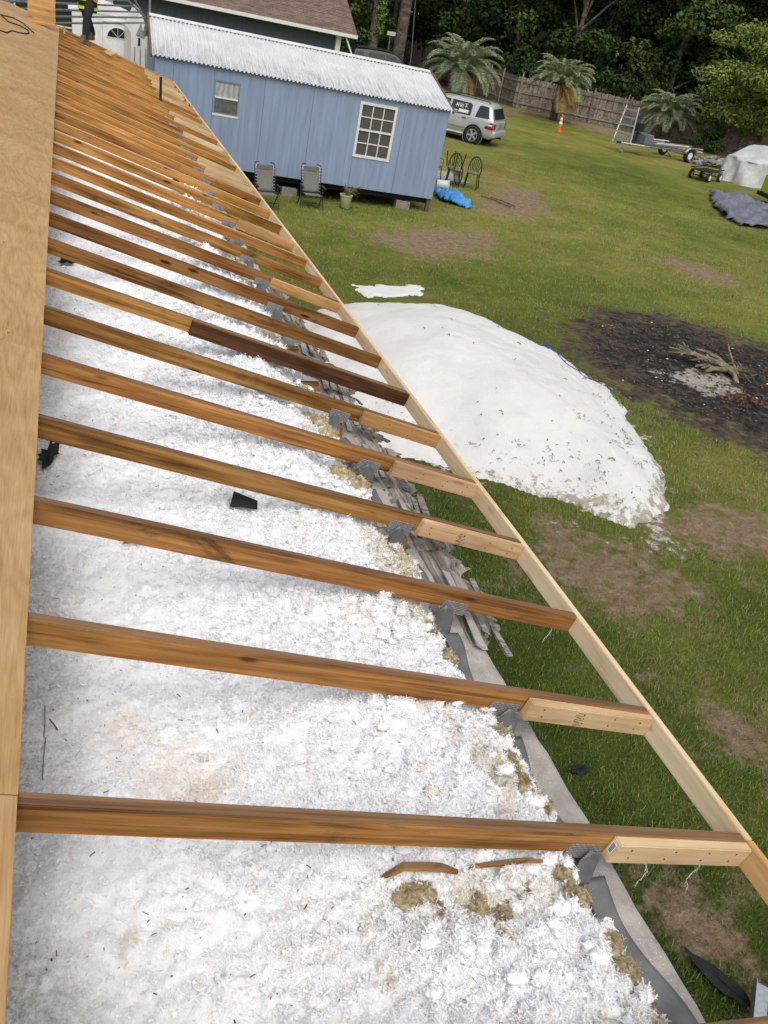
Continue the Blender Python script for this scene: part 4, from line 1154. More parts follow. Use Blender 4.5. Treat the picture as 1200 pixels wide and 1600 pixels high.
m = MB(); m.box(-.015, .08, -.018, .05, -.02, TH_ - .015); m.build('corner_trim', 'blue_siding', trailer)
# roof sheets
nsh = 11; sw_ = (TL + .16) / nsh
def corr(x0, w, y0, z0, y1, z1):
    vs = []; fs = []; per = .1; n = int(w / per * 8) + 1
    for j in range(5):
        t = j / 4
        for i in range(n):
            x = x0 + w * i / (n - 1)
            vs.append((x, y0 + (y1 - y0) * t, z0 + (z1 - z0) * t + .02 * math.sin(2 * PI * x / per)))
    for j in range(4):
        for i in range(n - 1): fs.append((j * n + i, j * n + i + 1, (j + 1) * n + i + 1, (j + 1) * n + i))
    return vs, fs
for i in range(nsh):
    for (ya, za, yb, zb) in ((-.09, TH_ - .03, TD, TH_ + TRZ), (2 * TD + .09, TH_ - .03, TD, TH_ + TRZ)):
        vs, fs = corr(-.08 + i * sw_, sw_ + .03, ya, za + .002 * (i % 2), yb, zb + .002 * (i % 2))
        MB().add(vs, fs).build('roof_sheet', 'corrugated', trailer, smooth='all')
m = MB(); m.add([(-.1, TD - .14, TH_ + TRZ - .015), (TL + .1, TD - .14, TH_ + TRZ - .015), (TL + .1, TD, TH_ + TRZ + .04), (-.1, TD, TH_ + TRZ + .04), (-.1, TD + .14, TH_ + TRZ - .015), (TL + .1, TD + .14, TH_ + TRZ - .015)], [(0, 1, 2, 3), (3, 2, 5, 4)])
rc = m.build('ridge_cap', 'white_dirty', trailer)
for xx in (-.11, TL + .07):
    m = MB(); m.add([(xx, -.1, TH_ - .09), (xx + .045, -.1, TH_ - .09), (xx + .045, -.1, TH_ + .0), (xx, -.1, TH_ + .0), (xx, TD, TH_ + TRZ - .05), (xx + .045, TD, TH_ + TRZ - .05), (xx + .045, TD, TH_ + TRZ + .045), (xx, TD, TH_ + TRZ + .045)],
                    [(0, 1, 2, 3), (7, 6, 5, 4), (0, 4, 5, 1), (1, 5, 6, 2), (2, 6, 7, 3), (3, 7, 4, 0)]); m.build('rake_trim', 'rust_trim', trailer)
# windows
def frame_rect(m, x0, x1, z0, z1, w, y0, y1):
    m.box(x0, x1, y0, y1, z0, z0 + w); m.box(x0, x1, y0, y1, z1 - w, z1); m.box(x0, x0 + w, y0, y1, z0 + w, z1 - w); m.box(x1 - w, x1, y0, y1, z0 + w, z1 - w)
wx0, wx1, wz0, wz1 = WIN[0]
win = MB(); frame_rect(win, wx0, wx1, wz0, wz1, .03, -.006, .03); win = win.build('window', 'galv', trailer)
m = MB(); m.box(wx0 + .03, wx1 - .03, -.002, .02, 1.545, 1.58); m.build('sash_rail', 'white_paint', win)
m = MB(); m.box(wx0 - .01, wx1 + .01, -.02, .01, wz0 - .03, wz0 + .012); m.build('sill', 'white_paint', win)
m = MB(); m.box(wx0 + .03, wx1 - .03, .012, .016, 1.58, wz1 - .03); m.build('upper_pane', 'curtain', win)
m = MB(); m.box(wx0 + .03, wx1 - .03, .018, .022, wz0 + .03, 1.545); m.build('lower_pane', 'screen_glass', win)
wx0, wx1, wz0, wz1 = WIN[1]
win = MB(); frame_rect(win, wx0 - .03, wx1 + .03, wz0 - .03, wz1 + .02, .065, -.03, .03); win = win.build('window', 'white_paint', trailer)
m = MB(); m.box(wx0, wx1, -.028, .015, 1.385, 1.43); m.build('sash_rail', 'white_paint', win)
for s_ in (0, 1):
    za, zb = (wz0 + .035, 1.385) if s_ == 0 else (1.43, wz1 - .045)
    for c_ in range(3):
        for r_ in range(2):
            xa = wx0 + .035 + (wx1 - wx0 - .07) * c_ / 3; xb = wx0 + .035 + (wx1 - wx0 - .07) * (c_ + 1) / 3
            m = MB(); m.box(xa + .012, xb - .012, .0, .006, za + (zb - za) * r_ / 2 + .012, za + (zb - za) * (r_ + 1) / 2 - .012); m.build('pane', 'blind', win)
    for c_ in (1, 2):
        xa = wx0 + .035 + (wx1 - wx0 - .07) * c_ / 3; m = MB(); m.box(xa - .012, xa + .012, -.014, .012, za, zb); m.build('muntin', 'white_paint', win)
    for c_ in range(3):
        xa = wx0 + .035 + (wx1 - wx0 - .07) * c_ / 3; xb = wx0 + .035 + (wx1 - wx0 - .07) * (c_ + 1) / 3
        m = MB(); m.box(xa + .012, xb - .012, -.013, .01, (za + zb) / 2 - .012, (za + zb) / 2 + .012); m.build('muntin', 'white_paint', win)
# floor beams and block piers
for yb in (.12, 2.2, 4.5):
    m = MB(); m.box(.05, TL - .05, yb, yb + .12, -.17, -.002); m.build('floor_beam', 'felt', trailer)
for xp in (.75, 3.9, 6.8):
    for yp in (.05, 2.1, 4.4):
        for r_ in range(2):
            m = MB(); m.box(xp - .2, xp + .2, yp, yp + .2, -.62 + r_ * .23 - rho * xp, -.40 + r_ * .23 - rho * xp); m.build('pier_block', 'block', trailer, bevel=.006)
m = MB(); m.box(-.0, .1, .02, .12, -.6, -.0); m.build('corner_post', 'char_branch', trailer)

# ------------------------------------------------------------------ dark blue house behind
bh = thing('blue_house', 'dark blue house with brown shingle roof and white eaves behind the trailer', 'house', (13.4, 45.6, 0), rot=(0, R(1.4), R(-3)))
# local: x negative to the left along the eave, y away
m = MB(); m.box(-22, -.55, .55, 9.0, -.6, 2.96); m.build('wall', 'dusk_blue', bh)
m = MB(); rows = 34; RD, RH_ = 6.0, 2.35
vs = []; fs = []
for r_ in range(rows):
    t0 = r_ / rows; t1 = (r_ + 1) / rows
    y0, z0 = -.05 + RD * t0, 3.02 + RH_ * t0 + .012; y1, z1 = -.05 + RD * t1, 3.02 + RH_ * t1
    xr0 = .35 - .0 * t0; xr1 = .35 - .0 * t1
    o_ = len(vs); vs += [(-23, y0, z0 - .014), (xr0, y0, z0 - .014), (-23, y0, z0), (xr0, y0, z0), (-23, y1, z1), (xr1, y1, z1)]
    fs += [(o_, o_ + 1, o_ + 3, o_ + 2), (o_ + 2, o_ + 3, o_ + 5, o_ + 4)]
roof_ = MB().add(vs, fs).build('roof', 'shingle', bh)
m = MB(); m.add([(-23, 11.95, 3.0), (.35, 11.95, 3.0), (.35, 5.95, 5.37), (-23, 5.95, 5.37)], [(0, 1, 2, 3)]); m.build('roof_back', 'shingle', bh)
m = MB(); m.box(-23, .36, -.07, -.03, 2.86, 3.02); m.build('fascia', 'white_paint', bh)
m = MB(); m.box(-23, .34, -.03, .6, 2.9, 2.93); m.build('soffit', 'white_dirty', bh)
m = MB(); m.box(-.62, -.38, .3, .54, 0, 2.9); m.build('corner_post', 'white_paint', bh)
m = MB(); m.tube([(-.2, .1, 2.85), (.6, -.2, 1.4)], .04, 6); m.build('brace', 'white_paint', bh)
m = MB(); m.box(-12.05, -11.75, .2, .54, 0, 2.9); m.build('porch_post', 'white_paint', bh)
m = MB(); m.box(-11.6, -11.3, .46, .54, 0, 2.9); m.build('door_trim', 'white_paint', bh)
for xa in (-15.6, -13.9):
    w_ = MB(); frame_rect(w_, xa, xa + 1.3, .9, 2.7, .07, .49, .56); w_ = w_.build('window', 'white_dirty', bh)
    m = MB(); m.box(xa + .07, xa + 1.23, .51, .53, .97, 2.63); m.build('pane', 'glass_dark', w_)
m = MB(); m.add([(.3, .0, 2.95), (.3, 11.9, 2.95), (.3, 5.95, 5.3)], [(0, 1, 2)]); m.build('gable', 'dusk_blue', bh)

# ------------------------------------------------------------------ white shed with fan-light door
ws = thing('white_shed', 'white shed with panelled door and half-round fan window beside the trailer', 'shed', (1.2, 31.0, 0))
m = MB(); m.box(-.9, 1.15, .0, 2.2, 0, 2.95); m.add([(-1.0, -.03, 2.95), (1.25, -.03, 2.95), (.12, -.03, 3.25), (-1.0, 2.3, 2.95), (1.25, 2.3, 2.95), (.12, 2.3, 3.25)], [(0, 1, 2), (5, 4, 3), (0, 3, 4, 1), (1, 4, 5, 2), (2, 5, 3, 0)]); m.build('wall', 'white_paint', ws)
dr = MB(); dr.box(.0, .92, -.05, -.005, .62, 2.75); dr = dr.build('door', 'white_paint', ws, bevel=.006)
m = MB(); frame_rect(m, -.07, .99, .55, 2.83, .065, -.075, -.004); m.build('door_frame', 'white_paint', ws)
def fan(m, cx, z, r0, y0, y1, n=16):
    vs = [(cx - r0, y0, z)] + [(cx - r0 * math.cos(PI * i / n), y0, z + r0 * math.sin(PI * i / n) * .85) for i in range(1, n)] + [(cx + r0, y0, z)]
    m.prism([(v[0], v[2]) for v in vs], y0, y1)
m = MB(); fan(m, .46, 2.34, .37, -.062, -.05); m.build('fan_frame', 'white_paint', dr)
m = MB(); fan(m, .46, 2.365, .32, -.068, -.063); m.build('fan_pane', 'glass_dark', dr)
for a in (.27, .5, .73):
    m = MB(); m.tube([(.46, -.07, 2.37), (.46 - .31 * math.cos(PI * a), -.07, 2.37 + .27 * math.sin(PI * a))], .006, 5); m.build('fan_bar', 'white_paint', dr)
for xa in (.1, .5):
    for (za, zb) in ((1.55, 2.2), (.75, 1.4)):
        m = MB(); m.box(xa, xa + .32, -.058, -.05, za, zb); m.build('door_panel', 'white_paint', dr, bevel=.004)
# narrow gabled side bay with a dark triangle and slots
gb = MB(); gb.prism([(.66, 0), (1.2, 0), (1.2, 2.6), (.93, 3.38), (.66, 2.8)], -3.4, -.08); gb = gb.build('side_bay', 'white_paint', ws)
m = MB(); m.prism([(.79, 2.75), (1.04, 2.7), (.93, 3.1)], -3.41, -3.402); m.build('gable_pane', 'silver_dark', gb)
for xa in (.74, .9, 1.05):
    m = MB(); m.box(xa, xa + .03, -3.412, -3.403, .9, 2.45); m.build('slot', 'silver_dark', gb)
m = MB(); m.box(.85, .91, -3.416, -3.403, 2.5, 2.7); m.build('dark_plate', 'glass_dark', gb)

# steel tube rack beyond the gable end
rk = thing('tube_rack', 'rack of parallel grey steel tubes beyond the far end of the roof', 'tube rack')
A_, B_ = Vector((-.95, 19.2 + .3, 3.13)), Vector((2.38, 27.5, 3.13))
A_ = Vector((-.75, 20.75, 3.13))
dv = B_ - A_
shr = (0, .06, .12, .17, .22)
for i in range(5):
    m = MB(); m.tube([A_ - dv * .15 + Vector((0, 0, .13 * i)), B_ - dv * shr[i] + Vector((0, 0, .13 * i))], .022, 8); m.build('tube', 'galv', rk, smooth=True)
m = MB(); m.tube([B_ + Vector((0, 0, 0)), B_ - dv * .22 + Vector((0, 0, .52)), B_ - dv * .38 + Vector((0, 0, .8))], .026, 8); m.build('diagonal_tube', 'galv', rk, smooth=True)
m = MB(); m.tube([B_ - dv * .06 + Vector((0, 0, .13)), B_ - dv * .26 + Vector((0, 0, .95))], .026, 8); m.build('diagonal_tube', 'galv', rk, smooth=True)
for t in (-.1, .99):
    m = MB(); p = A_ + dv * t; m.tube([(p.x, p.y, 0), (p.x, p.y, 3.75)], .03, 8); m.build('post', 'galv', rk, smooth=True)

# ------------------------------------------------------------------ patio chairs, pot, bistro chairs
def recliner(loc, rz, label):
    t = thing('patio_chair', label, 'chair', loc, rz, 'patio chairs by the trailer')
    # faces -y
    for s_ in (-1, 1):
        x = .26 * s_
        m = MB(); m.tube([(x, -.3, .42), (x, .18, .38), (x, .45, 1.08), (x * .9, .49, 1.14), (x * .55, .5, 1.15)], .014, 8); m.build('side_frame', 'black_metal', t, smooth=True)
        m = MB(); m.tube([(x * 1.15, -.22, 0), (x * 1.15, .0, .3), (x * 1.15, .12, .6)], .013, 8); m.build('leg', 'black_metal', t, smooth=True)
        m = MB(); m.tube([(x * 1.15, .36, 0), (x * 1.15, .1, .3), (x * 1.15, -.18, .6)], .013, 8); m.build('leg', 'black_metal', t, smooth=True)
        m = MB(); m.box(x * 1.15 - .03, x * 1.15 + .03, -.25, .2, .6, .635); m.build('armrest', 'black_metal', t, bevel=.012, segs=2)
    def sling(a, b, w, name, bow=.03):
        vs = []; fs = []; a = Vector(a); b = Vector(b); n1, n2 = 9, 5; nrm = (b - a).cross(Vector((1, 0, 0))).normalized()
        for i in range(n1):
            for j in range(n2):
                t_, u_ = i / (n1 - 1), j / (n2 - 1) * 2 - 1
                p = a + (b - a) * t_ + Vector((u_ * w, 0, 0)) + nrm * bow * (1 - u_ * u_) * math.sin(PI * t_)
                vs.append(tuple(p))
        for i in range(n1 - 1):
            for j in range(n2 - 1): fs.append((i * n2 + j, i * n2 + j + 1, (i + 1) * n2 + j + 1, (i + 1) * n2 + j))
        o = MB().add(vs, fs).build(name, 'sling', t, smooth='all'); so = o.modifiers.new('thickness', 'SOLIDIFY'); so.thickness = .01; return o
    bk = sling((0, .2, .41), (0, .455, 1.1), .215, 'backrest'); st = sling((0, -.3, .42), (0, .17, .39), .215, 'seat')
    m = MB(); m.box(-.2, .2, .40, .44, .96, 1.1); m.build('headrest', 'sling', bk, bevel=.015, segs=2)
    m = MB()
    for s_ in (-1, 1):
        for i in range(9):
            tt = .04 + .115 * i; y = .2 + .255 * tt; z = .41 + .69 * tt
            m.tube([(s_ * .21, y, z), (s_ * .255, y - .005, z + .012)], .006, 4)
        m.tube([(s_ * .2, .44, 1.1), (s_ * .245, .45, 1.0)], .008, 4)
    l = m.build('lacing', 'white_paint', bk); l['kind'] = 'stuff'
    m = MB(); m.tube([(-.3, -.1, .16), (.3, -.1, .16)], .011, 8); m.build('crossbar', 'black_metal', t)
    t.scale = (.95, .86, .84)
    return t
recliner((4.6, 20.35, 0), .06, 'grey sling patio chair half hidden by the fascia board')
recliner((5.84, 20.8, 0), -.03, 'grey sling patio chair standing clear beside the flower pot')
pot = thing('flower_pot', 'pale yellow flower pot with a dried plant by the trailer', 'flower pot', (6.85, 21.15, 0))
m = MB(); m.lathe([(.10, .0), (.12, .02), (.155, .3), (.17, .3), (.172, .34), (.15, .34), (.14, .28)], 20, capt=True); m.build('pot', 'clay_pot', pot, smooth=True)
m = MB()
for k in range(26):
    a = random.uniform(0, 2 * PI); r1 = random.uniform(.12, .32)
    m.tube([(0, 0, .28), (r1 * .5 * math.cos(a) + .06, r1 * .5 * math.sin(a), random.uniform(.42, .6)), (r1 * math.cos(a) + .16, r1 * math.sin(a), random.uniform(.3, .62))], [.012, .009, .004], 5)
m.build('dried_plant', 'dead_branch', pot)

def bistro(loc, rz, label, flip=False, boxy=False):
    t = thing('metal_chair', label, 'chair', loc, rz, 'bronze metal chairs stacked by the trailer', rot=(PI if flip else 0, 0, rz))
    m = MB(); m.lathe([(.0, .43), (.19, .43), (.215, .45), (.215, .475), (.19, .5), (0, .51)], 20, capb=False, capt=False); m.build('seat', 'cushion', t, smooth=True)
    hoop = []
    for i in range(17):
        a = PI * i / 16
        if boxy: hoop.append((max(-.2, min(.2, -.3 * math.cos(a))), .2 + .07 * math.sin(a), .5 + .38 * min(1, 1.3 * math.sin(a))))
        else: hoop.append((-.215 * math.cos(a) * (1 + .12 * math.sin(a)), .2 + .07 * math.sin(a), .5 + .42 * math.sin(a)))
    hoop = [(-.2, .17, .4)] + hoop + [(.2, .17, .4)]
    m = MB(); m.tube(hoop, .02, 8); m.build('hoop', 'bronze', t, smooth=True)
    for i in range(7):
        x = -.15 + .05 * i; zt = .5 + .40 * math.sqrt(max(0, 1 - (x * 1.35 / .225) ** 2)) if not boxy else .86
        m = MB(); m.tube([(x * .75, .18, .47), (x * 1.25, .25, zt)], .011, 6); m.build('spindle', 'bronze', t)
    for (x, y) in ((-.17, -.17), (.17, -.17), (-.18, .17), (.18, .17)):
        m = MB(); m.tube([(x, y, .45), (x * 1.25, y * 1.3, 0)], .019, 8); m.build('leg', 'bronze', t)
    if boxy:
        for s_ in (-1, 1):
            m = MB(); m.tube([(s_ * .2, .2, .68), (s_ * .24, -.1, .68), (s_ * .22, -.17, .45)], .012, 8); m.build('armrest', 'bronze', t, smooth=True)
    return t
bistro((12.42, 25.75, .02), -.55, 'bronze metal chair with round spindle back and taupe seat, rightmost of the group')
bistro((11.86, 26.0, .02), -.35, 'bronze metal chair in the middle carrying an upturned chair')
bistro((11.84, 26.05, .98), .5, 'bronze metal chair turned upside down on the middle chair', flip=True)
bistro((11.25, 26.3, .02), .1, 'bronze metal armchair with squared back beside the trailer corner', boxy=True)
pd = MB(); pd.box(9.7, 12.6, 26.3, 28.0, .01, .06); tag(pd.build('concrete_pad', 'concrete_pad'), 'pale concrete pad on the ground under the metal chairs', 'concrete pad')
bk = thing('bucket', 'pale white bucket lying on its side by the trailer corner', 'bucket', (11.05, 24.85, .17), rot=(R(90), 0, R(72)))
m = MB(); m.lathe([(.13, -.19), (.135, -.18), (.155, .16), (.165, .17), (.165, .19), (.15, .19), (.14, .12), (.12, -.16)], 22, capb=True, capt=True); m.build('shell', 'bucket', bk, smooth=True)
m = MB(); m.tube([(.17 * math.cos(a), .17 * math.sin(a) * .3 + .1, .16 + .0 * a) for a in np.linspace(0, PI, 10)], .005, 5); m.build('handle', 'galv', bk)

def crumple(name, poly, h, mat, label, cat, res=.07, seed=1, fold=2.2, z0=.02):
    P = np.array(poly); x = np.arange(P[:, 0].min() - .2, P[:, 0].max() + .2, res); y = np.arange(P[:, 1].min() - .2, P[:, 1].max() + .2, res)
    X, Y = np.meshgrid(x, y); dd_ = poly_sd(X, Y, poly) + (fbm(X * 2, Y * 2, 3, seed) - .5) * .25
    rid = 1 - np.abs(2 * fbm(X * fold, Y * fold * .7, 3, seed + 3) - 1) * 1.6; rid2 = 1 - np.abs(2 * fbm(X * fold * 2.3 + 5, Y * fold * 1.7, 2, seed + 7) - 1) * 1.5
    Z = z0 + h * np.clip(rid, 0, 1) ** 2 * .7 + h * .4 * np.clip(rid2, 0, 1) ** 2
    Z = Z * np.clip(dd_ / .25 + .35, .2, 1)
    ny, nx = X.shape; i = np.arange(nx * ny).reshape(ny, nx); f = np.stack([i[:-1, :-1], i[:-1, 1:], i[1:, 1:], i[1:, :-1]], -1).reshape(-1, 4)
    k = (dd_.ravel()[f] > 0).all(1)
    o = np_mesh(name, np.stack([X, Y, Z], -1).reshape(-1, 3), f[k], mat, smooth=True); so = o.modifiers.new('thickness', 'SOLIDIFY'); so.thickness = .012
    return tag(o, label, cat)
crumple('blue_tarp', [(10.45, 24.3), (10.75, 24.55), (11.15, 24.0), (11.35, 23.2), (11.15, 22.4), (10.9, 22.35), (10.55, 23.0), (10.35, 23.8)], .3, 'blue_tarp', 'crumpled bright blue tarp on the ground by the trailer corner', 'tarp', .05, 5, 2.6)
crumple('grey_tarp', [(25.6, 30.6), (27.0, 29.6), (27.2, 28.3), (25.6, 26.0), (24.2, 24.4), (22.4, 24.2), (22.6, 25.8), (24.0, 28.2)], .35, 'grey_tarp', 'crumpled dark grey tarp spread on the lawn by the lime trailer', 'tarp', .1, 9, 1.1)
for i, (a, b, lb) in enumerate((((12.3, 24.6), (12.75, 23.3), 'long thin stick on bare ground past the blue tarp'), ((12.6, 24.5), (13.0, 23.5), 'shorter thin stick lying beside the long stick past the blue tarp'))):
    m = MB(); m.tube([(a[0], a[1], .03), ((a[0] + b[0]) / 2, (a[1] + b[1]) / 2 + .05, .05), (b[0], b[1], .03)], .018, 6); tag(m.build('stick', 'char_branch'), lb, 'stick')

# ------------------------------------------------------------------ cars
def wheel(parent, x, y, r=.37, w=.25, side=-1, hub='alloy', spokes=5):
    e = MB(); prof = [(r * .62, -w / 2), (r * .93, -w / 2), (r, -w * .32), (r, w * .32), (r * .93, w / 2), (r * .62, w / 2)]
    mt = Matrix.Translation((x, y, r)) @ Matrix.Rotation(PI / 2, 4, 'X')
    e.lathe(prof, 28, mt); wh = e.build('wheel', 'rubber', parent, smooth=True)
    f = MB(); yo = y + side * w * .5
    ms = Matrix.Translation((x, yo, r)) @ Matrix.Rotation(PI / 2 * (1 if side < 0 else -1), 4, 'X')
    f.lathe([(r * .66, -.03), (r * .66, .012), (r * .6, .014), (r * .58, -.025)], 28, ms, capb=False, capt=True)
    f.build('rim', 'silver_dark' if hub == 'alloy' else hub, wh, smooth=True)
    f = MB(); f.lathe([(r * .16, -.03), (r * .16, .02), (r * .1, .028)], 14, ms)
    for k in range(spokes):
        mm = ms @ Matrix.Rotation(2 * PI * k / spokes, 4, 'Z')
        f.add([(r * .1, -r * .09, .012), (r * .6, -r * .13, .004), (r * .6, r * .13, .004), (r * .1, r * .09, .012), (r * .1, -r * .09, -.02), (r * .6, -r * .13, -.02), (r * .6, r * .13, -.02), (r * .1, r * .09, -.02)], [(0, 1, 2, 3), (7, 6, 5, 4), (0, 4, 5, 1), (1, 5, 6, 2), (2, 6, 7, 3), (3, 7, 4, 0)], mm)
    f.build('spokes', hub, wh)
    return wh

def suv(loc, rz, label, paint, trim, lens='red_lens'):
    """front towards +x, length 4.6"""
    t = thing('parked_car', label, 'car', loc, rz)
    xs = [-2.28, -2.22, -2.1, -1.7, -1.0, -.2, .35, .75, 1.1, 1.5, 1.9, 2.15, 2.27]
    beltw = [.80, .86, .89, .905, .91, .91, .91, .905, .90, .88, .84, .76, .62]
    botz = [.42, .36, .34, .36, .36, .36, .36, .36, .36, .36, .36, .38, .42]
    beltz = [.98, 1.0, 1.02, 1.04, 1.05, 1.05, 1.05, 1.04, 1.03, 1.0, .94, .86, .74]
    vs = []; fs = []
    ring = lambda w, zb, zt: [(-w * .90, zb), (-w * .985, zb + .1), (-w, zb + .28), (-w * .995, (zb + zt) / 2 + .1), (-w * .965, zt), (-w * .86, zt + .02), (0, zt + .035), (w * .86, zt + .02), (w * .965, zt), (w * .995, (zb + zt) / 2 + .1), (w, zb + .28), (w * .985, zb + .1), (w * .90, zb)]
    for i, x in enumerate(xs):
        for (y, z) in ring(beltw[i], botz[i], beltz[i]): vs.append((x, y, z))
    n = 13
    for i in range(len(xs) - 1):
        for k in range(n): fs.append((i * n + k, i * n + (k + 1) % n, (i + 1) * n + (k + 1) % n, (i + 1) * n + k))
    fs += [tuple(range(n)), tuple((len(xs) - 1) * n + k for k in reversed(range(n)))]
    body = MB().add(vs, fs).build('body', paint, t, smooth=True)
    # cabin
    cx = [-2.2, -2.02, -1.86, -1.2, -.2, .35, .72, 1.25]
    ctop = [1.06, 1.5, 1.66, 1.72, 1.74, 1.70, 1.58, 1.08]
    cw = [.80, .70, .665, .66, .665, .66, .66, .76]
    vs = []; fs = []
    for i, x in enumerate(cx):
        zb = 1.0; zt = ctop[i]; wb = .875 if i < 7 else .83
        for (y, z) in [(-wb, zb), (-(wb * .3 + cw[i] * .7), zb + (zt - zb) * .72), (-cw[i], zt - .035), (-cw[i] * .8, zt), (0, zt + .02), (cw[i] * .8, zt), (cw[i], zt - .035), ((wb * .3 + cw[i] * .7), zb + (zt - zb) * .72), (wb, zb)]: vs.append((x, y, z))
    n = 9
    for i in range(len(cx) - 1):
        for k in range(n - 1): fs.append((i * n + k, i * n + k + 1, (i + 1) * n + k + 1, (i + 1) * n + k))
    fs += [tuple(range(n)), tuple((len(cx) - 1) * n + k for k in reversed(range(n)))]
    cab = MB().add(vs, fs).build('cabin', paint, t, smooth=True)
    # side glass follows the leaning cabin side
    def gy_(z): return .875 - (z - 1.0) / .68 * .19 + .006
    def glass(name, pts, mat='glass_dark'):
        for s_ in (-1, 1):
            m = MB(); a = [(x, s_ * gy_(z), z) for x, z in pts]; b = [(x, s_ * (gy_(z) - .03), z) for x, z in pts]; k = len(pts)
            m.add(a + b, [tuple(range(k)), tuple(reversed(range(k, 2 * k)))] + [(i, k + i, k + (i + 1) % k, (i + 1) % k) for i in range(k)])
            m.build(name, mat, cab)
    glass('rear_side_window', [(-1.98, 1.12), (-1.32, 1.1), (-1.42, 1.55), (-1.55, 1.585), (-1.84, 1.56)])
    glass('rear_door_window', [(-1.1, 1.1), (-.15, 1.09), (-.15, 1.6), (-1.0, 1.585), (-1.1, 1.52)])
    glass('front_door_window', [(-.06, 1.09), (.92, 1.09), (.5, 1.5), (.3, 1.595), (-.06, 1.6)])
    m = MB(); m.add([(-2.195, -.7, 1.13), (-2.195, .7, 1.13), (-2.03, .61, 1.52), (-2.03, -.61, 1.52), (-2.225, -.7, 1.13), (-2.225, .7, 1.13), (-2.055, .61, 1.53), (-2.055, -.61, 1.53)], [(0, 1, 2, 3), (7, 6, 5, 4), (0, 4, 5, 1), (1, 5, 6, 2), (2, 6, 7, 3), (3, 7, 4, 0)]); m.build('rear_window', 'glass_dark', cab, bevel=.01)
    m = MB(); m.add([(1.24, -.72, 1.1), (1.24, .72, 1.1), (.74, .6, 1.58), (.74, -.6, 1.58), (1.27, -.72, 1.11), (1.27, .72, 1.11), (.77, .6, 1.59), (.77, -.6, 1.59)], [(3, 2, 1, 0), (4, 5, 6, 7), (1, 5, 4, 0), (2, 6, 5, 1), (3, 7, 6, 2), (0, 4, 7, 3)]); m.build('windscreen', 'glass_dark', cab)
    for s_ in (-1, 1):
        m = MB(); m.tube([(-1.85, s_ * .6, 1.68), (-1.75, s_ * .6, 1.76), (-.9, s_ * .6, 1.79), (.2, s_ * .6, 1.785), (.4, s_ * .6, 1.70)], .02, 8); m.build('roof_rail', 'black_metal', t, smooth=True)
        for xw in (-1.38, 1.42):
            m = MB(); m.lathe([(.475, -.03), (.475, .02), (.40, .02), (.40, -.03)], 30, Matrix.Translation((xw, s_ * .885, .39)) @ Matrix.Rotation(PI / 2, 4, 'X'), capb=False, capt=False); m.build('wheel_arch', trim, t, smooth=True)
            m = MB(); m.lathe([(.43, -.02), (.43, .02)], 30, Matrix.Translation((xw, s_ * .895, .38)) @ Matrix.Rotation(PI / 2, 4, 'X')); m.build('wheel_well', 'felt', t)
            wheel(t, xw, s_ * .83, .375, .25, s_)
        for xh in (-.95, .1):
            m = MB(); m.box(xh, xh + .2, s_ * .905 - .015, s_ * .905 + .015, .965, 1.0); m.build('door_handle', 'black_metal', t, bevel=.008)
        m = MB(); m.box(-1.0, 1.0, s_ * .91 - .02, s_ * .91 + .02, .58, .66); m.build('side_moulding', trim, t, bevel=.01)
        m = MB(); m.box(-1.0, 1.0, s_ * .86 - .03, s_ * .86 + .03, .33, .40); m.build('sill', 'white_dirty' if paint == 'silver_paint' else trim, t, bevel=.01)
        # tail lamp wraps round the corner, pointed towards the front
        m = MB(); m.prism([(-2.25, .72), (-2.22, 1.0), (-2.12, 1.0), (-1.82, .78), (-1.9, .72)], s_ * .83, s_ * .905); lamp = m.build('tail_light', lens, t, bevel=.01)
        m = MB(); m.prism([(-2.2, .86), (-2.2, .93), (-2.05, .92), (-1.96, .86)], s_ * .84, s_ * .909); m.build('reversing_lens', 'white_mark', lamp)
        m = MB(); m.box(-2.28, -2.24, s_ * .74 - .09, s_ * .74 + .09, .74, .98); m.build('tail_light_rear', lens, t, bevel=.01)
        m = MB(); m.box(2.12, 2.26, s_ * .62 - .12, s_ * .62 + .12, .72, .84); m.build('headlight', 'white_mark', t, bevel=.02)
        m = MB(); m.box(.75, .9, s_ * .98 - .09, s_ * .98 + .09, 1.06, 1.2); m.build('door_mirror', paint, t, bevel=.03, segs=2)
    m = MB(); m.box(-2.36, -2.05, -.86, .86, .42, .66); m.build('rear_bumper', paint, t, bevel=.05, segs=3, smooth=True)
    m = MB(); m.box(2.05, 2.36, -.82, .82, .38, .62); m.build('front_bumper', paint, t, bevel=.05, segs=3, smooth=True)
    m = MB(); m.box(-2.3, -2.275, -.28, .28, .8, .94); m.build('number_plate', trim, t, bevel=.004)
    m = MB(); m.box(-2.42, -2.2, -.05, .05, .34, .42); m.build('tow_hitch', 'felt', t)
    m = MB(); m.box(-2.1, 2.1, -.7, .7, .28, .42); m.build('underbody', 'felt', t)
    return t, cab
rv = math.atan2(.67, -.74)
SC_ = (.74, -.67)
rear_w = Vector((16.75, 35.95)) ; fdir = Vector((-.74, .67)).normalized(); left_n = Vector((fdir.y * -1, fdir.x))
# the wheel facing the camera is on the car's left; centre the body on it
side_cam = Vector((-fdir.y, fdir.x))
if side_cam.dot(Vector((16.75, 35.95)) * -1) < 0: side_cam = -side_cam
cen = rear_w + fdir * 1.38 - side_cam * .83
car, cab = suv((cen.x, cen.y, 0), math.atan2(fdir.y, fdir.x), 'silver car parked beyond the trailer with white marks on its side window', 'silver_paint', 'silver_dark')
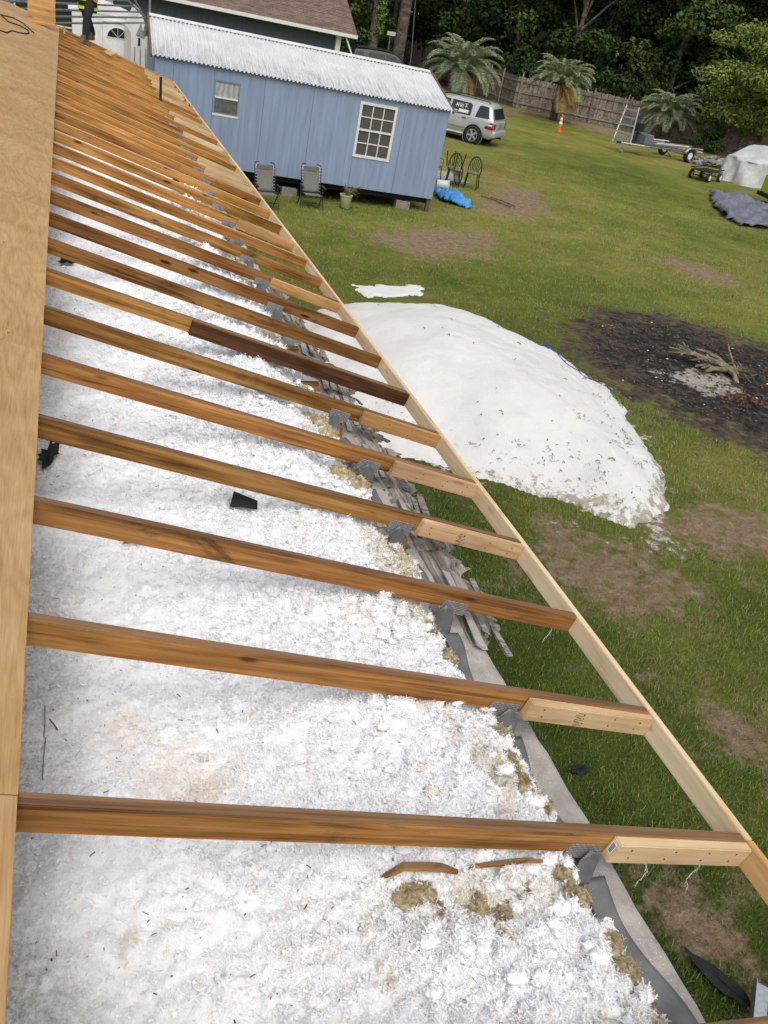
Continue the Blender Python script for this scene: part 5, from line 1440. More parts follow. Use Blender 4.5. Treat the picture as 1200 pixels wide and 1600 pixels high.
# white shoe-polish lettering and papers on the side window (strokes)
s_cam = -1 if (Matrix.Rotation(math.atan2(fdir.y, fdir.x), 2) @ Vector((0, -1))).dot(side_cam) > 0 else 1
def gy2(z): return s_cam * (.875 - (z - 1.0) / .68 * .19 + .012)
m = MB()
strokes = [[(0, 0), (0, .13)], [(0, .13), (.07, 0)], [(.07, 0), (.07, .14)], [(.115, .13), (.115, .0)], [(.115, .06), (.16, .06)], [(.16, .13), (.16, 0)], [(.2, .12), (.2, 0)], [(.24, .13), (.34, .135)], [(.29, .13), (.285, 0)], [(.26, .06), (.33, .065)], [(-.04, .05), (.04, .06)]]
for st_ in strokes:
    m.tube([(-.38 - a * 1.5 if s_cam > 0 else -.95 + a * 1.5, gy2(1.34 + b * 1.25), 1.34 + b * 1.25) for a, b in st_], .012, 5)
m.build('window_writing', 'white_mark', cab)
m = MB(); m.add([(-.98, gy2(1.16), 1.16), (-.52, gy2(1.16), 1.16), (-.52, gy2(1.29), 1.29), (-.98, gy2(1.29), 1.29)], [(0, 1, 2, 3)]); m.build('window_paper', 'white_dirty', cab)
m = MB()
for q in (1.14, 1.2): m.add([(-.48, gy2(q), q), (-.22, gy2(q), q), (-.22, gy2(q + .03), q + .03), (-.48, gy2(q + .03), q + .03)], [(0, 1, 2, 3)])
m.build('window_sticker', 'white_dirty', cab)
suv((17.9, 53.0, .45), R(-10), 'black car with roof rails parked behind the trailer roof', 'black_paint', 'black_metal')

# ------------------------------------------------------------------ traffic cone
cn = thing('traffic_cone', 'orange traffic cone with white collars standing on the lawn', 'traffic cone', (26.3, 45.5, 0), .2)
m = MB(); m.box(-.18, .18, -.18, .18, 0, .04); m.build('base', 'cone', cn, bevel=.01)
m = MB(); m.lathe([(.15, .04), (.035, .9), (.03, .91)], 20); m.build('cone_body', 'cone', cn, smooth=True)
for (za, zb) in ((.42, .56), (.62, .74)):
    r0 = .15 - .115 * (za - .04) / .86 + .003; r1 = .15 - .115 * (zb - .04) / .86 + .003
    m = MB(); m.lathe([(r0, za), (r1, zb)], 20, capb=False, capt=False); m.build('collar', 'white_mark', cn, smooth=True)

# ------------------------------------------------------------------ boat trailer with ladder
bt = thing('boat_trailer', 'grey boat trailer with wooden bunks parked by the fence', 'trailer', (26.9, 40.0, 0), math.atan2(.9, 4.6))
for s_ in (-1, 1):
    m = MB(); m.tube([(.0, .0, .5), (1.2, s_ * .55, .5), (5.5, s_ * .62, .5)], .045, 6); m.build('side_rail', 'galv', bt)
    m = MB(); m.box(2.0, 5.7, s_ * .42 - .07, s_ * .42 + .07, .62, .67); m.build('bunk', 'grey_board', bt, bevel=.008)
    m = MB(); m.box(1.8, 4.2, s_ * .75 - .05, s_ * .75 + .05, .72, .76); m.build('side_bunk', 'white_dirty', bt, bevel=.008)
    m = MB(); m.lathe([(.1, -.1), (.3, -.1), (.33, -.05), (.33, .05), (.3, .1), (.1, .1)], 24, Matrix.Translation((4.2, s_ * .95, .33)) @ Matrix.Rotation(PI / 2, 4, 'X')); wl = m.build('wheel', 'rubber', bt, smooth=True)
    m = MB(); m.lathe([(.17, -.105), (.17, .105)], 20, Matrix.Translation((4.2, s_ * .95, .33)) @ Matrix.Rotation(PI / 2, 4, 'X')); m.build('hub', 'white_paint', wl)
    vs = []; fs = []
    for i in range(9):
        a = PI * (.05 + .9 * i / 8)
        for y in (s_ * .95 - .14, s_ * .95 + .14): vs.append((4.2 - .42 * math.cos(a), y, .36 + .38 * math.sin(a)))
    for i in range(8): fs.append((2 * i, 2 * i + 1, 2 * i + 3, 2 * i + 2))
    f_ = MB().add(vs, fs).build('fender', 'galv', bt, smooth='all'); so = f_.modifiers.new('thickness', 'SOLIDIFY'); so.thickness = .012
for x in (1.6, 2.3, 3.0, 3.8, 4.6, 5.3):
    m = MB(); m.box(x - .04, x + .04, -.8, .8, .5, .57); m.build('cross_member', 'galv' if x < 4 else 'white_dirty', bt)
m = MB(); m.tube([(4.2, -.95, .33), (4.2, .95, .33)], .035, 8); m.build('axle', 'galv', bt)
m = MB(); m.tube([(-.25, 0, .5), (.3, 0, .5)], .05, 8); m.build('coupler', 'black_metal', bt)
m = MB(); m.tube([(.15, -.08, .1), (.15, -.08, .85)], .03, 8); m.lathe([(.09, -.05), (.09, .05)], 14, Matrix.Translation((.15, -.08, .09)) @ Matrix.Rotation(PI / 2, 4, 'X')); m.build('jack', 'galv', bt)
m = MB(); m.box(1.15, 1.75, -.5, .5, .56, 1.05); m.build('tool_box', 'grey_tarp', bt, bevel=.03)
m = MB(); m.tube([(1.0, .05, .5), (1.05, .05, 1.35)], .05, 8); m.box(.9, 1.25, -.1, .2, 1.1, 1.5); m.build('winch_post', 'black_metal', bt, bevel=.01)
ld = thing('step_ladder', 'grey metal ladder leaning on the front of the boat trailer', 'ladder', (27.15, 40.3, .42), R(-38))
for s_ in (-1, 1):
    m = MB(); m.tube([(s_ * .46, -.1, 0), (s_ * .32, .75, 1.75)], .045, 8); m.build('stile', 'galv', ld)
for i in range(5):
    t_ = .1 + .2 * i; w_ = .46 - .14 * t_
    m = MB(); m.box(-w_, w_, -.1 + .85 * t_ - .06, -.1 + .85 * t_ + .06, 1.75 * t_ - .035, 1.75 * t_ + .035); m.build('step', 'galv', ld)
m = MB(); m.tube([(-.46, .3, .15), (-.3, .9, 2.25)], .025, 8); m.build('handrail', 'dead_branch', ld)

# ------------------------------------------------------------------ garden cart
ct = thing('garden_cart', 'black flatbed garden cart with four white-hubbed wheels on the lawn', 'cart', (28.25, 34.35, 0), R(28))
m = MB(); m.box(-.85, .85, -.42, .42, .42, .45); bed = m.build('bed', 'black_metal', ct)
m = MB()
for i in range(7): m.box(-.85, .85, -.42 + .14 * i - .012, -.42 + .14 * i + .012, .455, .475)
m = MB(); frame_ = [(-.87, -.44, .52), (.87, -.44, .52), (.87, .44, .52), (-.87, .44, .52)]
m.tube(frame_, .02, 8, close=True); m.build('rail', 'black_metal', ct, smooth=True)
m = MB(); m.tube([(-.85, 0, .42), (-1.3, 0, .5), (-1.32, .1, .5)], .018, 8); m.build('handle', 'black_metal', ct)
for x in (-.6, .6):
    m = MB(); m.tube([(x, -.42, .2), (x, .42, .2)], .025, 6); m.tube([(x, 0, .2), (x, 0, .43)], .03, 6); m.build('axle', 'black_metal', ct)
    for s_ in (-1, 1):
        m = MB(); m.lathe([(.06, -.07), (.16, -.07), (.2, -.04), (.2, .04), (.16, .07), (.06, .07)], 20, Matrix.Translation((x, s_ * .44, .2)) @ Matrix.Rotation(PI / 2, 4, 'X')); wl = m.build('wheel', 'rubber', ct, smooth=True)
        m = MB(); m.lathe([(.115, -.076), (.115, .076)], 18, Matrix.Translation((x, s_ * .44, .2)) @ Matrix.Rotation(PI / 2, 4, 'X')); m.build('hub', 'white_paint', wl)

# ------------------------------------------------------------------ tarp-covered vehicle
n1, n2 = 60, 26; vs = []; fs = []
u = np.linspace(0, 2 * PI, n1, endpoint=False)
L1, W1, H1 = 2.5, 1.15, 1.75
for j in range(n2):
    t = j / (n2 - 1)                                  # 0 at the ground, 1 at the top centre
    for i, a in enumerate(u):
        ca, sa = math.cos(a), math.sin(a); q = 4.5
        r = (abs(ca) ** q + abs(sa) ** q) ** (-1 / q)
        if t < .72:
            k = t / .72; rr = 1.06 - .12 * k; z = H1 * .86 * k
            drape = .035 * math.sin(a * 19 + 1.3 * math.sin(a * 5)) * (1 - k) ** .7
            rr += drape + .03 * math.sin(a * 7 + k * 4)
        else:
            k = (t - .72) / .28; rr = .94 * (1 - k) ** .8; z = H1 * (.86 + .14 * math.sin(k * PI / 2)) + .05 * math.sin(a * 3 + k * 5) * (1 - k)
        # the hood end (negative x) is lower
        x = L1 * r * ca * rr; y = W1 * r * sa * rr
        low = max(0, min(1, (-x - .9) / .9)); z *= 1 - .28 * low
        vs.append((x, y, max(z, .01)))
for j in range(n2 - 1):
    for i in range(n1): fs.append((j * n1 + i, j * n1 + (i + 1) % n1, (j + 1) * n1 + (i + 1) % n1, (j + 1) * n1 + i))
o = MB().add(vs, fs).build('covered_car', 'white_tarp', smooth='all'); o.location = (32.6, 35.3, 0); o.rotation_euler = (0, 0, R(10))
tag(o, 'car shape under a wrinkled white cover at the right edge of the lawn', 'covered car')

# ------------------------------------------------------------------ lime trailer at the right edge
lt = thing('lime_trailer', 'lime green trailer end with black trim and red lights at the right edge', 'trailer', (27.6, 28.75, 0), R(-14))
m = MB(); m.box(.05, 3.6, -.05, 1.6, .42, 1.12); m.build('body', 'lime', lt, bevel=.02)
m = MB(); m.box(-.03, 3.65, -.12, 1.66, .27, .42); m.build('frame', 'felt', lt)
m = MB(); m.box(-.04, .05, -.1, .0, .32, 1.14); m.build('corner_post', 'felt', lt)
for i, mt in enumerate(('white_mark', 'red_lens', 'white_mark', 'red_lens')):
    m = MB(); m.box(.08 + i * .1, .16 + i * .1, -.135, -.122, .31, .38); m.build('lamp', mt, lt)
for x in (1.2, 2.6):
    wheel(lt, x, -.06, .33, .2, -1, 'white_paint', 6); wheel(lt, x, 1.6, .33, .2, 1, 'white_paint', 6)

# ------------------------------------------------------------------ grey rubble behind the cart
m = MB()
for k in range(90):
    x, y = random.gauss(0, .9), random.gauss(0, .7); z = max(0, .45 - .28 * math.hypot(x, y)) * random.random()
    w, l, h = random.uniform(.1, .45), random.uniform(.1, .6), random.uniform(.02, .08)
    mt = Matrix.Translation((x, y, z + .06)) @ Euler((random.uniform(-.5, .5), random.uniform(-.5, .5), random.uniform(0, 6))).to_matrix().to_4x4()
    m.box(-w / 2, w / 2, -l / 2, l / 2, 0, h, mt)
o = m.build('rubble_heap', 'rubble'); o.location = (33.4, 40.2, 0); tag(o, 'heap of broken grey slabs behind the garden cart', 'rubble', kind='stuff')

# ------------------------------------------------------------------ board fence
FA, FB, FC = Vector((30.5, 95.0)), Vector((28.3, 56.0)), Vector((48.0, 41.6))
fence = thing('board_fence', 'weathered grey board fence along the far side of the yard', 'fence')
d_ = (FC - FB); ln = d_.length; dn_ = d_.normalized(); fa = math.atan2(dn_.y, dn_.x)
pk_me = []
for q in range(5):
    m = MB(); h = 1.88 + random.uniform(-.03, .03)
    m.add([(0, 0, 0), (.138, 0, 0), (.138, 0, h - .03), (.105, 0, h), (.03, 0, h), (0, 0, h - .03)] + [(0, .018, 0), (.138, .018, 0), (.138, .018, h - .03), (.105, .018, h), (.03, .018, h), (0, .018, h - .03)],
          [(0, 1, 2, 3, 4, 5), (11, 10, 9, 8, 7, 6)] + [(i, 6 + i, 6 + (i + 1) % 6, (i + 1) % 6) for i in range(6)])
    o = m.build('fence_board', 'fence_wood'); pk_me.append(o.data); bpy.data.objects.remove(o)
nb = int(ln / .148)
for i in range(nb):
    p = FB + dn_ * (.148 * i)
    o = link('fence_board', pk_me[i % 5], None, fence); o.location = (p.x, p.y, random.uniform(-.02, .03)); o.rotation_euler = (random.uniform(-.012, .012), random.uniform(-.012, .012), fa)
sd2 = Vector((dn_.y, -dn_.x))
for z in (.35, 1.0, 1.62):
    m = MB(); m.box(0, ln, -.05, -.012, z - .045, z + .045); o = m.build('rail', 'fence_wood', fence); o.location = (FB.x, FB.y, 0); o.rotation_euler = (0, 0, fa)
for i in range(10):
    p = FB + dn_ * (2.44 * i + .3); m = MB(); m.box(-.045, .045, -.14, -.052, 0, 1.98 + random.uniform(0, .2)); o = m.build('post', 'fence_wood', fence); o.location = (p.x, p.y, 0); o.rotation_euler = (random.uniform(-.03, .03), 0, fa)
# the part that runs away behind the cars, too far to tell boards apart
d2 = FA - FB; l2 = d2.length; n2_ = d2.normalized()
m = MB()
for i in range(int(l2 / .148)):
    p = FB + n2_ * (.148 * i + .07); h = 1.88 + random.uniform(-.05, .05)
    m.box(-.069, .069, -.009, .009, 0, h, Matrix.Translation((p.x, p.y, 0)) @ Matrix.Rotation(math.atan2(n2_.y, n2_.x), 4, 'Z'))
o = m.build('fence_boards', 'fence_wood', fence, fix=False); o['kind'] = 'stuff'
for z in (.35, 1.0, 1.62):
    m = MB(); m.box(0, l2, .012, .05, z - .045, z + .045); o = m.build('rail', 'fence_wood', fence); o.location = (FB.x, FB.y, 0); o.rotation_euler = (0, 0, math.atan2(n2_.y, n2_.x))
for i in range(1, 14):
    p = FB + n2_ * (2.44 * i); m = MB(); m.box(-.045, .045, .052, .14, 0, 2.1); o = m.build('post', 'fence_wood', fence); o.location = (p.x, p.y, 0); o.rotation_euler = (0, 0, math.atan2(n2_.y, n2_.x))

# ------------------------------------------------------------------ foliage
def leaf_cloud(centers, radii, n, size, zmin=.1, shell=.55, flat=1.0, rs=rng):
    """leaf quads in ellipsoid clumps"""
    centers = np.asarray(centers, float); radii = np.asarray(radii, float)
    w = radii ** 2; pick = rs.choice(len(centers), n, p=w / w.sum())
    d = rs.normal(0, 1, (n, 3)); d /= np.linalg.norm(d, axis=1)[:, None]
    r = (shell + (1 - shell) * rs.random(n)) ** .8
    r = np.where(rs.random(n) < .25, rs.random(n) ** .5, r)
    p = centers[pick] + d * (radii[pick] * r)[:, None] * np.array([1, 1, .72 * flat])
    p[:, 2] = np.maximum(p[:, 2], zmin)
    nrm = d * .6 + rs.normal(0, .55, (n, 3)) + np.array([0, 0, .5]); nrm /= np.linalg.norm(nrm, axis=1)[:, None]
    t = np.cross(nrm, rs.normal(0, 1, (n, 3))); t /= np.linalg.norm(t, axis=1)[:, None] + 1e-9; b = np.cross(nrm, t)
    s = size * rs.uniform(.55, 1.3, n)
    q = np.stack([p - t * s[:, None] * .5, p + b * s[:, None] * .34, p + t * s[:, None] * .62, p - b * s[:, None] * .34], 1)
    tint = np.clip(.5 * rs.random(n) + .28 * (d[:, 2] * .5 + .5) + .35 * rs.random(len(centers))[pick], 0, 1)
    return q.reshape(-1, 3), np.repeat(tint, 4)
def quads(n): return np.arange(n * 4).reshape(-1, 4)

def tree(name, label, loc, h, crown_r, mat, nleaf, size, nclump=16, base=.35, trunk_r=.22, group=None, limbs=6, seed=0, cat='tree', lean=(0, 0), squash=1.0):
    rs = np.random.default_rng(seed + 100); rd = random.Random(seed)
    t = thing(name, label, cat, loc, 0, group)
    m = MB(); cz = h * (base + (1 - base) * .45)
    pts = [(lean[0] * q + rd.uniform(-.05, .05), lean[1] * q + rd.uniform(-.05, .05), h * .8 * q) for q in (0, .15, .35, .6, .85, 1)]
    m.tube(pts, [trunk_r * 1.25, trunk_r, trunk_r * .85, trunk_r * .65, trunk_r * .42, trunk_r * .2], 9)
    cen = []; rad = []
    for k in range(nclump):
        a = rd.uniform(0, 2 * PI); rr = crown_r * math.sqrt(rd.random()) * .85; z = h * (base + (1 - base) * rd.random() ** .9 * .93)
        env = math.sin(PI * min(1, max(.12, ((z / h) - base) / (1 - base) * .85 + .12))) ** .5
        cen.append((rr * env * math.cos(a) + lean[0] * .7, rr * env * math.sin(a) + lean[1] * .7, z)); rad.append(crown_r * rd.uniform(.22, .42))
    for k in range(limbs):
        c = cen[k % len(cen)]; z0 = max(h * .18, c[2] * .6)
        m.tube([(lean[0] * z0 / h, lean[1] * z0 / h, z0), (c[0] * .5, c[1] * .5, z0 * .45 + c[2] * .55), c], [trunk_r * .45, trunk_r * .28, trunk_r * .1], 6)
    m.build('trunk', 'bark', t, smooth=True)
    q, ti = leaf_cloud(cen, rad, nleaf, size, flat=squash, rs=rs)
    np_mesh('crown', q, quads(len(q) // 4), mat, {'tint': ti}, parent=t)
    return t

# trees behind the fence, left to right across the picture
WORD = ['first', 'second', 'third', 'fourth', 'fifth', 'sixth', 'seventh', 'eighth', 'ninth', 'tenth', 'eleventh', 'twelfth', 'thirteenth', 'fourteenth']
row = [(20.5, 66, 10, 3.6), (24.5, 72, 12, 4.2), (27.5, 65.5, 9.5, 3.4), (31.5, 64.0, 11, 3.8), (34.5, 60.5, 10.5, 3.7), (38.0, 62.5, 12.5, 4.2), (40.5, 56.5, 10.0, 3.6), (44.5, 58.0, 12, 4.2), (47.5, 53, 11, 3.8), (51, 56, 13, 4.4), (52.5, 49.5, 11.5, 4.0), (57.5, 52, 13, 4.4)]
for i, (x, y, h, r) in enumerate(row):
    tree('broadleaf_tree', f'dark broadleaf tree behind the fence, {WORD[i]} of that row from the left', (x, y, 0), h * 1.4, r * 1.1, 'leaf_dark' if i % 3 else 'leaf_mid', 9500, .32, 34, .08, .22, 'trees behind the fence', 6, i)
# the deeper wood beyond, one dark mass
n = 46000
wx = rng.uniform(5, 95, n); wy = 74 + rng.random(n) ** .8 * 22 - (wx - 35) * .42; wz = rng.random(n) ** .8 * 17
nr = rng.normal(0, 1, (n, 3)); nr[:, 2] = abs(nr[:, 2]); nr[:, 1] -= .5; nr /= np.linalg.norm(nr, axis=1)[:, None]
tt = np.cross(nr, rng.normal(0, 1, (n, 3))); tt /= np.linalg.norm(tt, axis=1)[:, None]; bb = np.cross(nr, tt); sz = rng.uniform(.5, 1.1, n)[:, None]
P_ = np.stack([wx, wy, wz], -1)
q = np.stack([P_ - tt * sz * .5, P_ + bb * sz * .4, P_ + tt * sz * .5, P_ - bb * sz * .4], 1).reshape(-1, 3)
tag(np_mesh('distant_woods', q, quads(n), 'leaf_dark', {'tint': np.repeat(rng.random(n) * .5, 4)}), 'dark wood filling the distance behind the fence', 'woods', kind='stuff')  # tint held low, putting the deep wood's shade into the leaf colour
# undergrowth just behind the fence
n = 24000
tpar = rng.random(n); along = np.where(tpar < .6, tpar / .6, (tpar - .6) / .4)
ux = np.where(tpar < .6, FB.x + (FC.x - FB.x) * along, FB.x + (FA.x - FB.x) * along) + np.where(tpar < .6, .6, -.6) * 0
uy = np.where(tpar < .6, FB.y + (FC.y - FB.y) * along, FB.y + (FA.y - FB.y) * along)
offn = .5 + rng.random(n) * 3.0
ux = ux + np.where(tpar < .6, -dn_.y, -n2_.y * -1) * offn * np.where(tpar < .6, 1, 1); uy = uy + np.where(tpar < .6, dn_.x, 0) * offn
uz = rng.random(n) * (1.8 + 2.4 * fbm(ux * .5, uy * .5, 3, 120))
nr = rng.normal(0, 1, (n, 3)); nr[:, 2] = abs(nr[:, 2]); nr /= np.linalg.norm(nr, axis=1)[:, None]
tt = np.cross(nr, rng.normal(0, 1, (n, 3))); tt /= np.linalg.norm(tt, axis=1)[:, None]; bb = np.cross(nr, tt); sz = rng.uniform(.16, .36, n)[:, None]
P_ = np.stack([ux, uy, uz], -1)
q = np.stack([P_ - tt * sz * .5, P_ + bb * sz * .35, P_ + tt * sz * .5, P_ - bb * sz * .35], 1).reshape(-1, 3)
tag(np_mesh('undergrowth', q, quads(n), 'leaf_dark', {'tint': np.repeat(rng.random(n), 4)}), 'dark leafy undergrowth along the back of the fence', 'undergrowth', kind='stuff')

# the light green tree and bush in front of the fence on the right
tree('oak_tree', 'light green open-crowned tree leaning over the fence at the right', (41.9, 47.0, 0), 7.8, 4.7, 'leaf_light', 15000, .2, 40, .2, .2, None, 14, 71, lean=(-3.4, -2.2), squash=.5)
tree('bush', 'rounded mid green bush growing against the fence behind the boat trailer', (36.9, 46.0, 0), 2.3, 1.25, 'leaf_mid', 3600, .13, 14, .05, .06, None, 5, 72, cat='bush')

def palm(loc, h, nfr, flen, label, dead=0, seed=0, trunk=.3, leafmat='palm_leaf'):
    rd = random.Random(seed); t = thing('palm_tree', label, 'palm', loc, 0, 'palms along the fence')
    m = MB(); pts = []; rs_ = []
    for i in range(12):
        pts.append((.05 * math.sin(i), .05 * math.cos(i * 1.3), h * i / 11)); rs_.append(trunk * (1.05 - .25 * i / 11) * (1.12 if i % 2 else .92))
    m.tube(pts, rs_, 10); m.build('trunk', 'bark', t)
    for k in range(nfr):
        az = k * 2.39996 + rd.uniform(-.2, .2); f = k / nfr
        isdead = k >= nfr - dead
        el = R(82) - f * R(82) + rd.uniform(-.1, .1) if not isdead else R(-25) + rd.uniform(-.3, .2)
        if isdead: az = rd.uniform(-1.9, .6)
        L = flen * rd.uniform(.82, 1.08) * (.8 if isdead else 1)
        ns = 15; p = Vector((.1 * math.cos(az), .1 * math.sin(az), h - .1)); e = el; mid = []
        for i in range(ns):
            mid.append((p.copy(), e)); e -= (1.75 if not isdead else .9) / ns * (.35 + 1.3 * i / ns)
            p = p + Vector((math.cos(az) * math.cos(e), math.sin(az) * math.cos(e), math.sin(e))) * (L / ns)
        V = []; F = []; T = []
        side = Vector((-math.sin(az), math.cos(az), 0))
        for i in range(ns - 1):                       # rachis
            a, b = mid[i][0], mid[i + 1][0]; w = .022 * (1 - i / ns) + .004; o = len(V)
            V += [a - side * w, a + side * w, b + side * w, b - side * w]; F.append((o, o + 1, o + 2, o + 3)); T += [.6] * 4
        for i in range(2, ns * 3):
            tt_ = i / (ns * 3) * (ns - 1); j = min(ns - 2, int(tt_)); fr = tt_ - j
            a = mid[j][0].lerp(mid[j + 1][0], fr); dirv = (mid[j + 1][0] - mid[j][0]).normalized(); upv = side.cross(dirv)
            if upv.z < 0: upv = -upv
            ll = flen * .27 * math.sin(PI * min(.97, .12 + .86 * i / (ns * 3))) ** .7 * rd.uniform(.85, 1.1)
            for s_ in (-1, 1):
                dv_ = (side * s_ * .72 + dirv * .6 + upv * .42).normalized(); tip = a + dv_ * ll + Vector((0, 0, -ll * .35)); w = .021
                mid_ = a + dv_ * ll * .55; o = len(V); tv = rd.random() * .6 + .2
                V += [a, mid_ - dirv * w, tip, mid_ + dirv * w]; F.append((o, o + 1, o + 2, o + 3)); T += [tv] * 4
        np_mesh('frond', np.array([tuple(v) for v in V]), np.array(F), 'palm_dead' if isdead else leafmat, {'tint': T}, parent=t)
    return t
palm((22.7, 52.6, 0), 1.9, 52, 2.95, 'wide grey-green palm behind the silver car', dead=2, seed=1)
palm((29.0, 51.4, 0), 2.2, 46, 2.45, 'palm with orange dead fronds in front of the fence beside the cone', dead=9, seed=2, trunk=.22)
palm((36.3, 49.6, 0), 1.4, 50, 2.6, 'silvery fan-shaped palm behind the boat trailer ladder', dead=1, seed=3)
tree('shrub', 'feathery green shrub beside the brown roof corner', (16.2, 55.5, 0), 4.2, 1.7, 'leaf_mid', 3000, .22, 14, .05, .08, None, 5, 91, cat='shrub')

# tall trunks by the black car
def trunk(loc, top, r, label, vines=False, seed=0):
    t = thing('pine_tree', label, 'tree', loc)
    m = MB(); n = 14; rd = random.Random(seed)
    pts = [(top[0] * i / n + rd.uniform(-.03, .03), top[1] * i / n, top[2] * i / n) for i in range(n + 1)]
    m.tube(pts, [r * (1.12 if i == 0 else 1 - .5 * i / n) for i in range(n + 1)], 14); m.build('trunk', 'bark', t, smooth=True)
    cen = [(top[0] + rd.uniform(-1.6, 1.6), top[1] + rd.uniform(-1.6, 1.6), top[2] + rd.uniform(-2.5, .8)) for _ in range(10)]
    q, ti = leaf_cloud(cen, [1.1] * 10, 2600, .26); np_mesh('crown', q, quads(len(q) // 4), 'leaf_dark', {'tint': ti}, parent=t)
    if vines:
        cc = []
        for i in range(26):
            z = 2.5 + i * .3; a = rd.uniform(-.6, 1.6); w = .2 + .22 * min(1, i / 8)
            cc.append((top[0] * z / top[2] + w * math.cos(a), top[1] * z / top[2] - .15 - .1 * math.sin(a), z))
        q, ti = leaf_cloud(cc, [.33] * len(cc), 4200, .13, flat=1.2); np_mesh('vine', q, quads(len(q) // 4), 'leaf_vine', {'tint': ti}, parent=t)
    return t
trunk((18.25, 57.0, .5), (.2, .3, 14), .33, 'tree trunk wrapped in bright green vines behind the black car', True, 3)
trunk((20.0, 57.0, .3), (.5, .4, 16), .40, 'bare grey pine trunk behind the black car', False, 4)
m = MB(); m.tube([(22.05, 60, 0), (22.0, 60, 2), (21.3, 60, 9)], .03, 6); tag(m.build('guy_cable', 'galv'), 'thin steel cable running up from the fence by the left palm', 'cable')
sg = thing('yard_sign', 'small white sign beside the bare pine trunk behind the fence', 'sign', (20.9, 61.5, 2.75), R(-8))
m = MB(); m.box(-.3, .3, 0, .03, 0, .24); m.build('board', 'white_paint', sg)
m = MB(); m.box(-.1, -.04, .035, .1, -2.7, .2); m.build('post', 'fence_wood', sg)

# ------------------------------------------------------------------ burnt brush pile
st_ = thing('uprooted_stump', 'uprooted pale branching stump lying on the burnt ground', 'stump', (11.2, 10.85, 0)); st_.scale = (.8, .8, .68)
def limb(pts, r0, r1, name='limb', mat='dead_branch'):
    m = MB(); n = len(pts); m.tube(pts, [r0 + (r1 - r0) * i / (n - 1) for i in range(n)], 8); return m.build(name, mat, st_, smooth=True)
limb([(.2, -.25, .1), (.08, -.12, .2), (-.12, .12, .25), (-.38, .42, .26), (-.6, .68, .28)], .1, .06, 'trunk')
limb([(.15, -.2, .12), (-.05, .2, .34), (-.22, .48, .38), (-.33, .66, .36)], .06, .032); limb([(.0, -.1, .16), (-.3, -.06, .16), (-.55, -.12, .12)], .07, .045)
for k in range(26):
    t_ = random.random(); p0 = Vector((.05, -.1, .2)).lerp(Vector((-.6, .68, .28)), t_ ** .6); a_ = random.gauss(2.35, .55); l_ = random.uniform(.16, .5)
    e_ = random.uniform(-.25, .45); p1 = p0 + Vector((math.cos(a_) * l_ * .55, math.sin(a_) * l_ * .55, e_ * l_ * .6)); p2 = p0 + Vector((math.cos(a_ + random.uniform(-.5, .5)) * l_, math.sin(a_ + random.uniform(-.4, .4)) * l_, e_ * l_))
    p2.z = max(.03, p2.z); limb([tuple(p0), tuple(p1), tuple(p2)], random.uniform(.028, .042), random.uniform(.014, .024))
for k in range(7):
    p0 = Vector((-.25, -.06, .16)); a_ = random.gauss(2.7, .35); l_ = random.uniform(.3, .62)
    limb([tuple(p0), tuple(p0 + Vector((math.cos(a_) * l_ * .5, math.sin(a_) * l_ * .5, .05))), tuple(p0 + Vector((math.cos(a_ + .15) * l_, math.sin(a_ + .15) * l_, -.04)))], .034, .015)
limb([(.2, -.2, .12), (.1, -.4, .02), (.05, -.5, 0)], .08, .05)
limb([(.25, -.1, .15), (.42, .25, .26), (.5, .55, .42), (.62, .78, .5)], .035, .018)
for k in range(34):
    a = random.uniform(-1.9, 1.6); l = random.uniform(.2, .62)
    limb([(.2, -.2, .15), (.2 + l * .5 * math.cos(a), -.2 + l * .5 * math.sin(a), random.uniform(.1, .4)), (.2 + l * math.cos(a + .3), -.2 + l * math.sin(a + .3), random.uniform(.0, .35))], .022, .007, 'root', 'char_branch' if k % 2 else 'dead_branch')
m = MB()
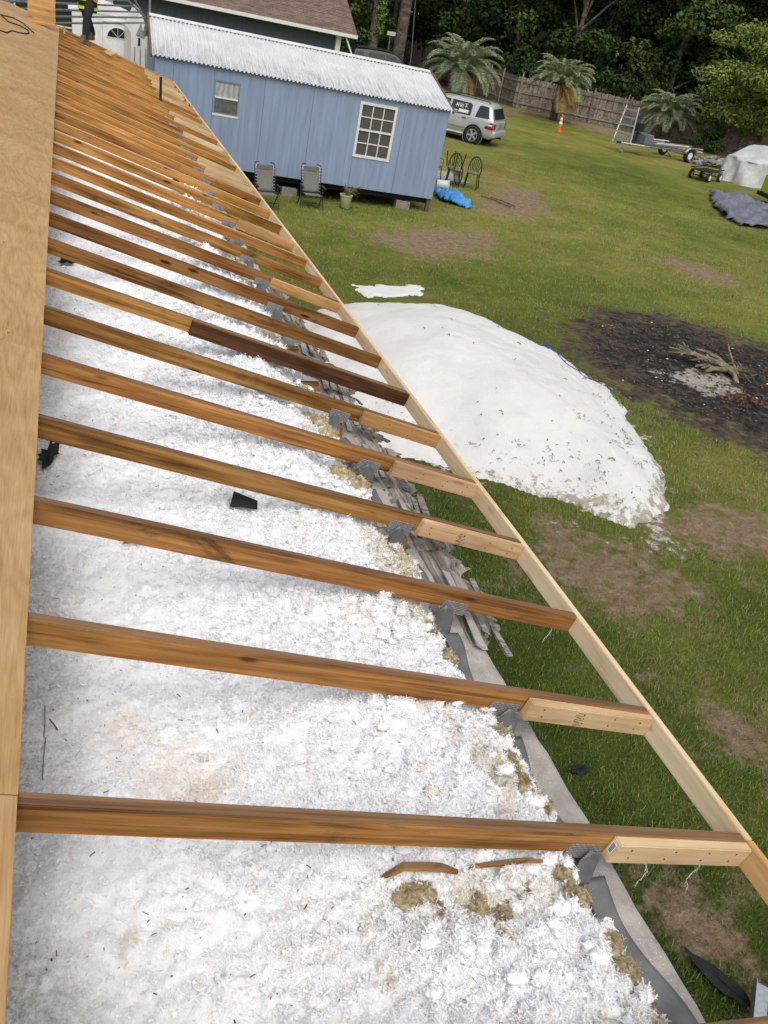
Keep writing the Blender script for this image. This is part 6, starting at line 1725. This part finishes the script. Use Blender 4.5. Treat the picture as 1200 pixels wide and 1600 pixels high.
for k in range(900):
    a = random.uniform(0, 2 * PI); r_ = math.sqrt(random.random())
    x, y = 11.1 + 2.4 * r_ * math.cos(a), 11.0 + 2.6 * r_ * math.sin(a); l = random.uniform(.015, .08); b = random.uniform(0, PI); z = float(gz(np.array([x]), np.array([y]))[0]) + .01
    if random.random() < .7: m.tube([(x, y, z), (x + l * math.cos(b), y + l * math.sin(b), z + random.uniform(0, .02))], random.uniform(.004, .012), 4)
    else: m.box(-l * .3, l * .3, -l * .25, l * .25, 0, l * .3, Matrix.Translation((x, y, z)) @ Matrix.Rotation(b, 4, 'Z'))
tag(m.build('burnt_litter', 'char_branch'), 'charred twigs and chips strewn over the burnt ground', 'litter', kind='stuff')
m = MB()
for k in range(130):
    x, y = 10.75 + random.gauss(0, .18), 9.65 + random.gauss(0, .16); s = random.uniform(.02, .045)
    m.add([(-s, 0, 0), (0, -s * .5, .01), (s, 0, .004), (0, s * .5, .01)], [(0, 1, 2, 3)], Matrix.Translation((x, y, .03 + random.random() * .07)) @ Euler((random.uniform(-.8, .8), random.uniform(-.8, .8), random.uniform(0, 6))).to_matrix().to_4x4())
tag(m.build('dry_leaves', 'leafbrown'), 'small heap of rusty dry leaves beside the stump', 'leaves', kind='stuff')
m = MB()
for k in range(26):
    a = random.uniform(0, 2 * PI); r_ = math.sqrt(random.random()); x, y = 10.9 + 2.2 * r_ * math.cos(a), 11.0 + 2.5 * r_ * math.sin(a); s = random.uniform(.01, .026)
    m.lathe([(s * .6, 0), (s, s * .3), (s * .5, s * .7)], 6, Matrix.Translation((x, y, .01)))
tag(m.build('ash_chips', 'white_dirty'), 'pale ash chips scattered over the burnt ground', 'ash', kind='stuff')

# ------------------------------------------------------------------ scraps on the lawn by the wall
m = MB(); m.box(-.05, .05, -.5, .28, .0, .004); m.box(-.05, -.046, -.5, .28, .004, .05)
o = m.build('metal_flashing', 'galv'); o.location = (3.72, .84, .1); o.rotation_euler = (.22, .15, R(-38)); tag(o, 'bent grey metal flashing lying on the lawn at the lower right', 'flashing')
o = felt(3.73, 1.17, .055, .23, 'torn black felt strip on the lawn beside the metal flashing', z=.05, seed=21, wob=.18, rot=R(25))
o = felt(3.69, 2.84, .09, .04, 'small black felt scrap on the lawn beside the wall', z=.04, seed=22, wob=.3)
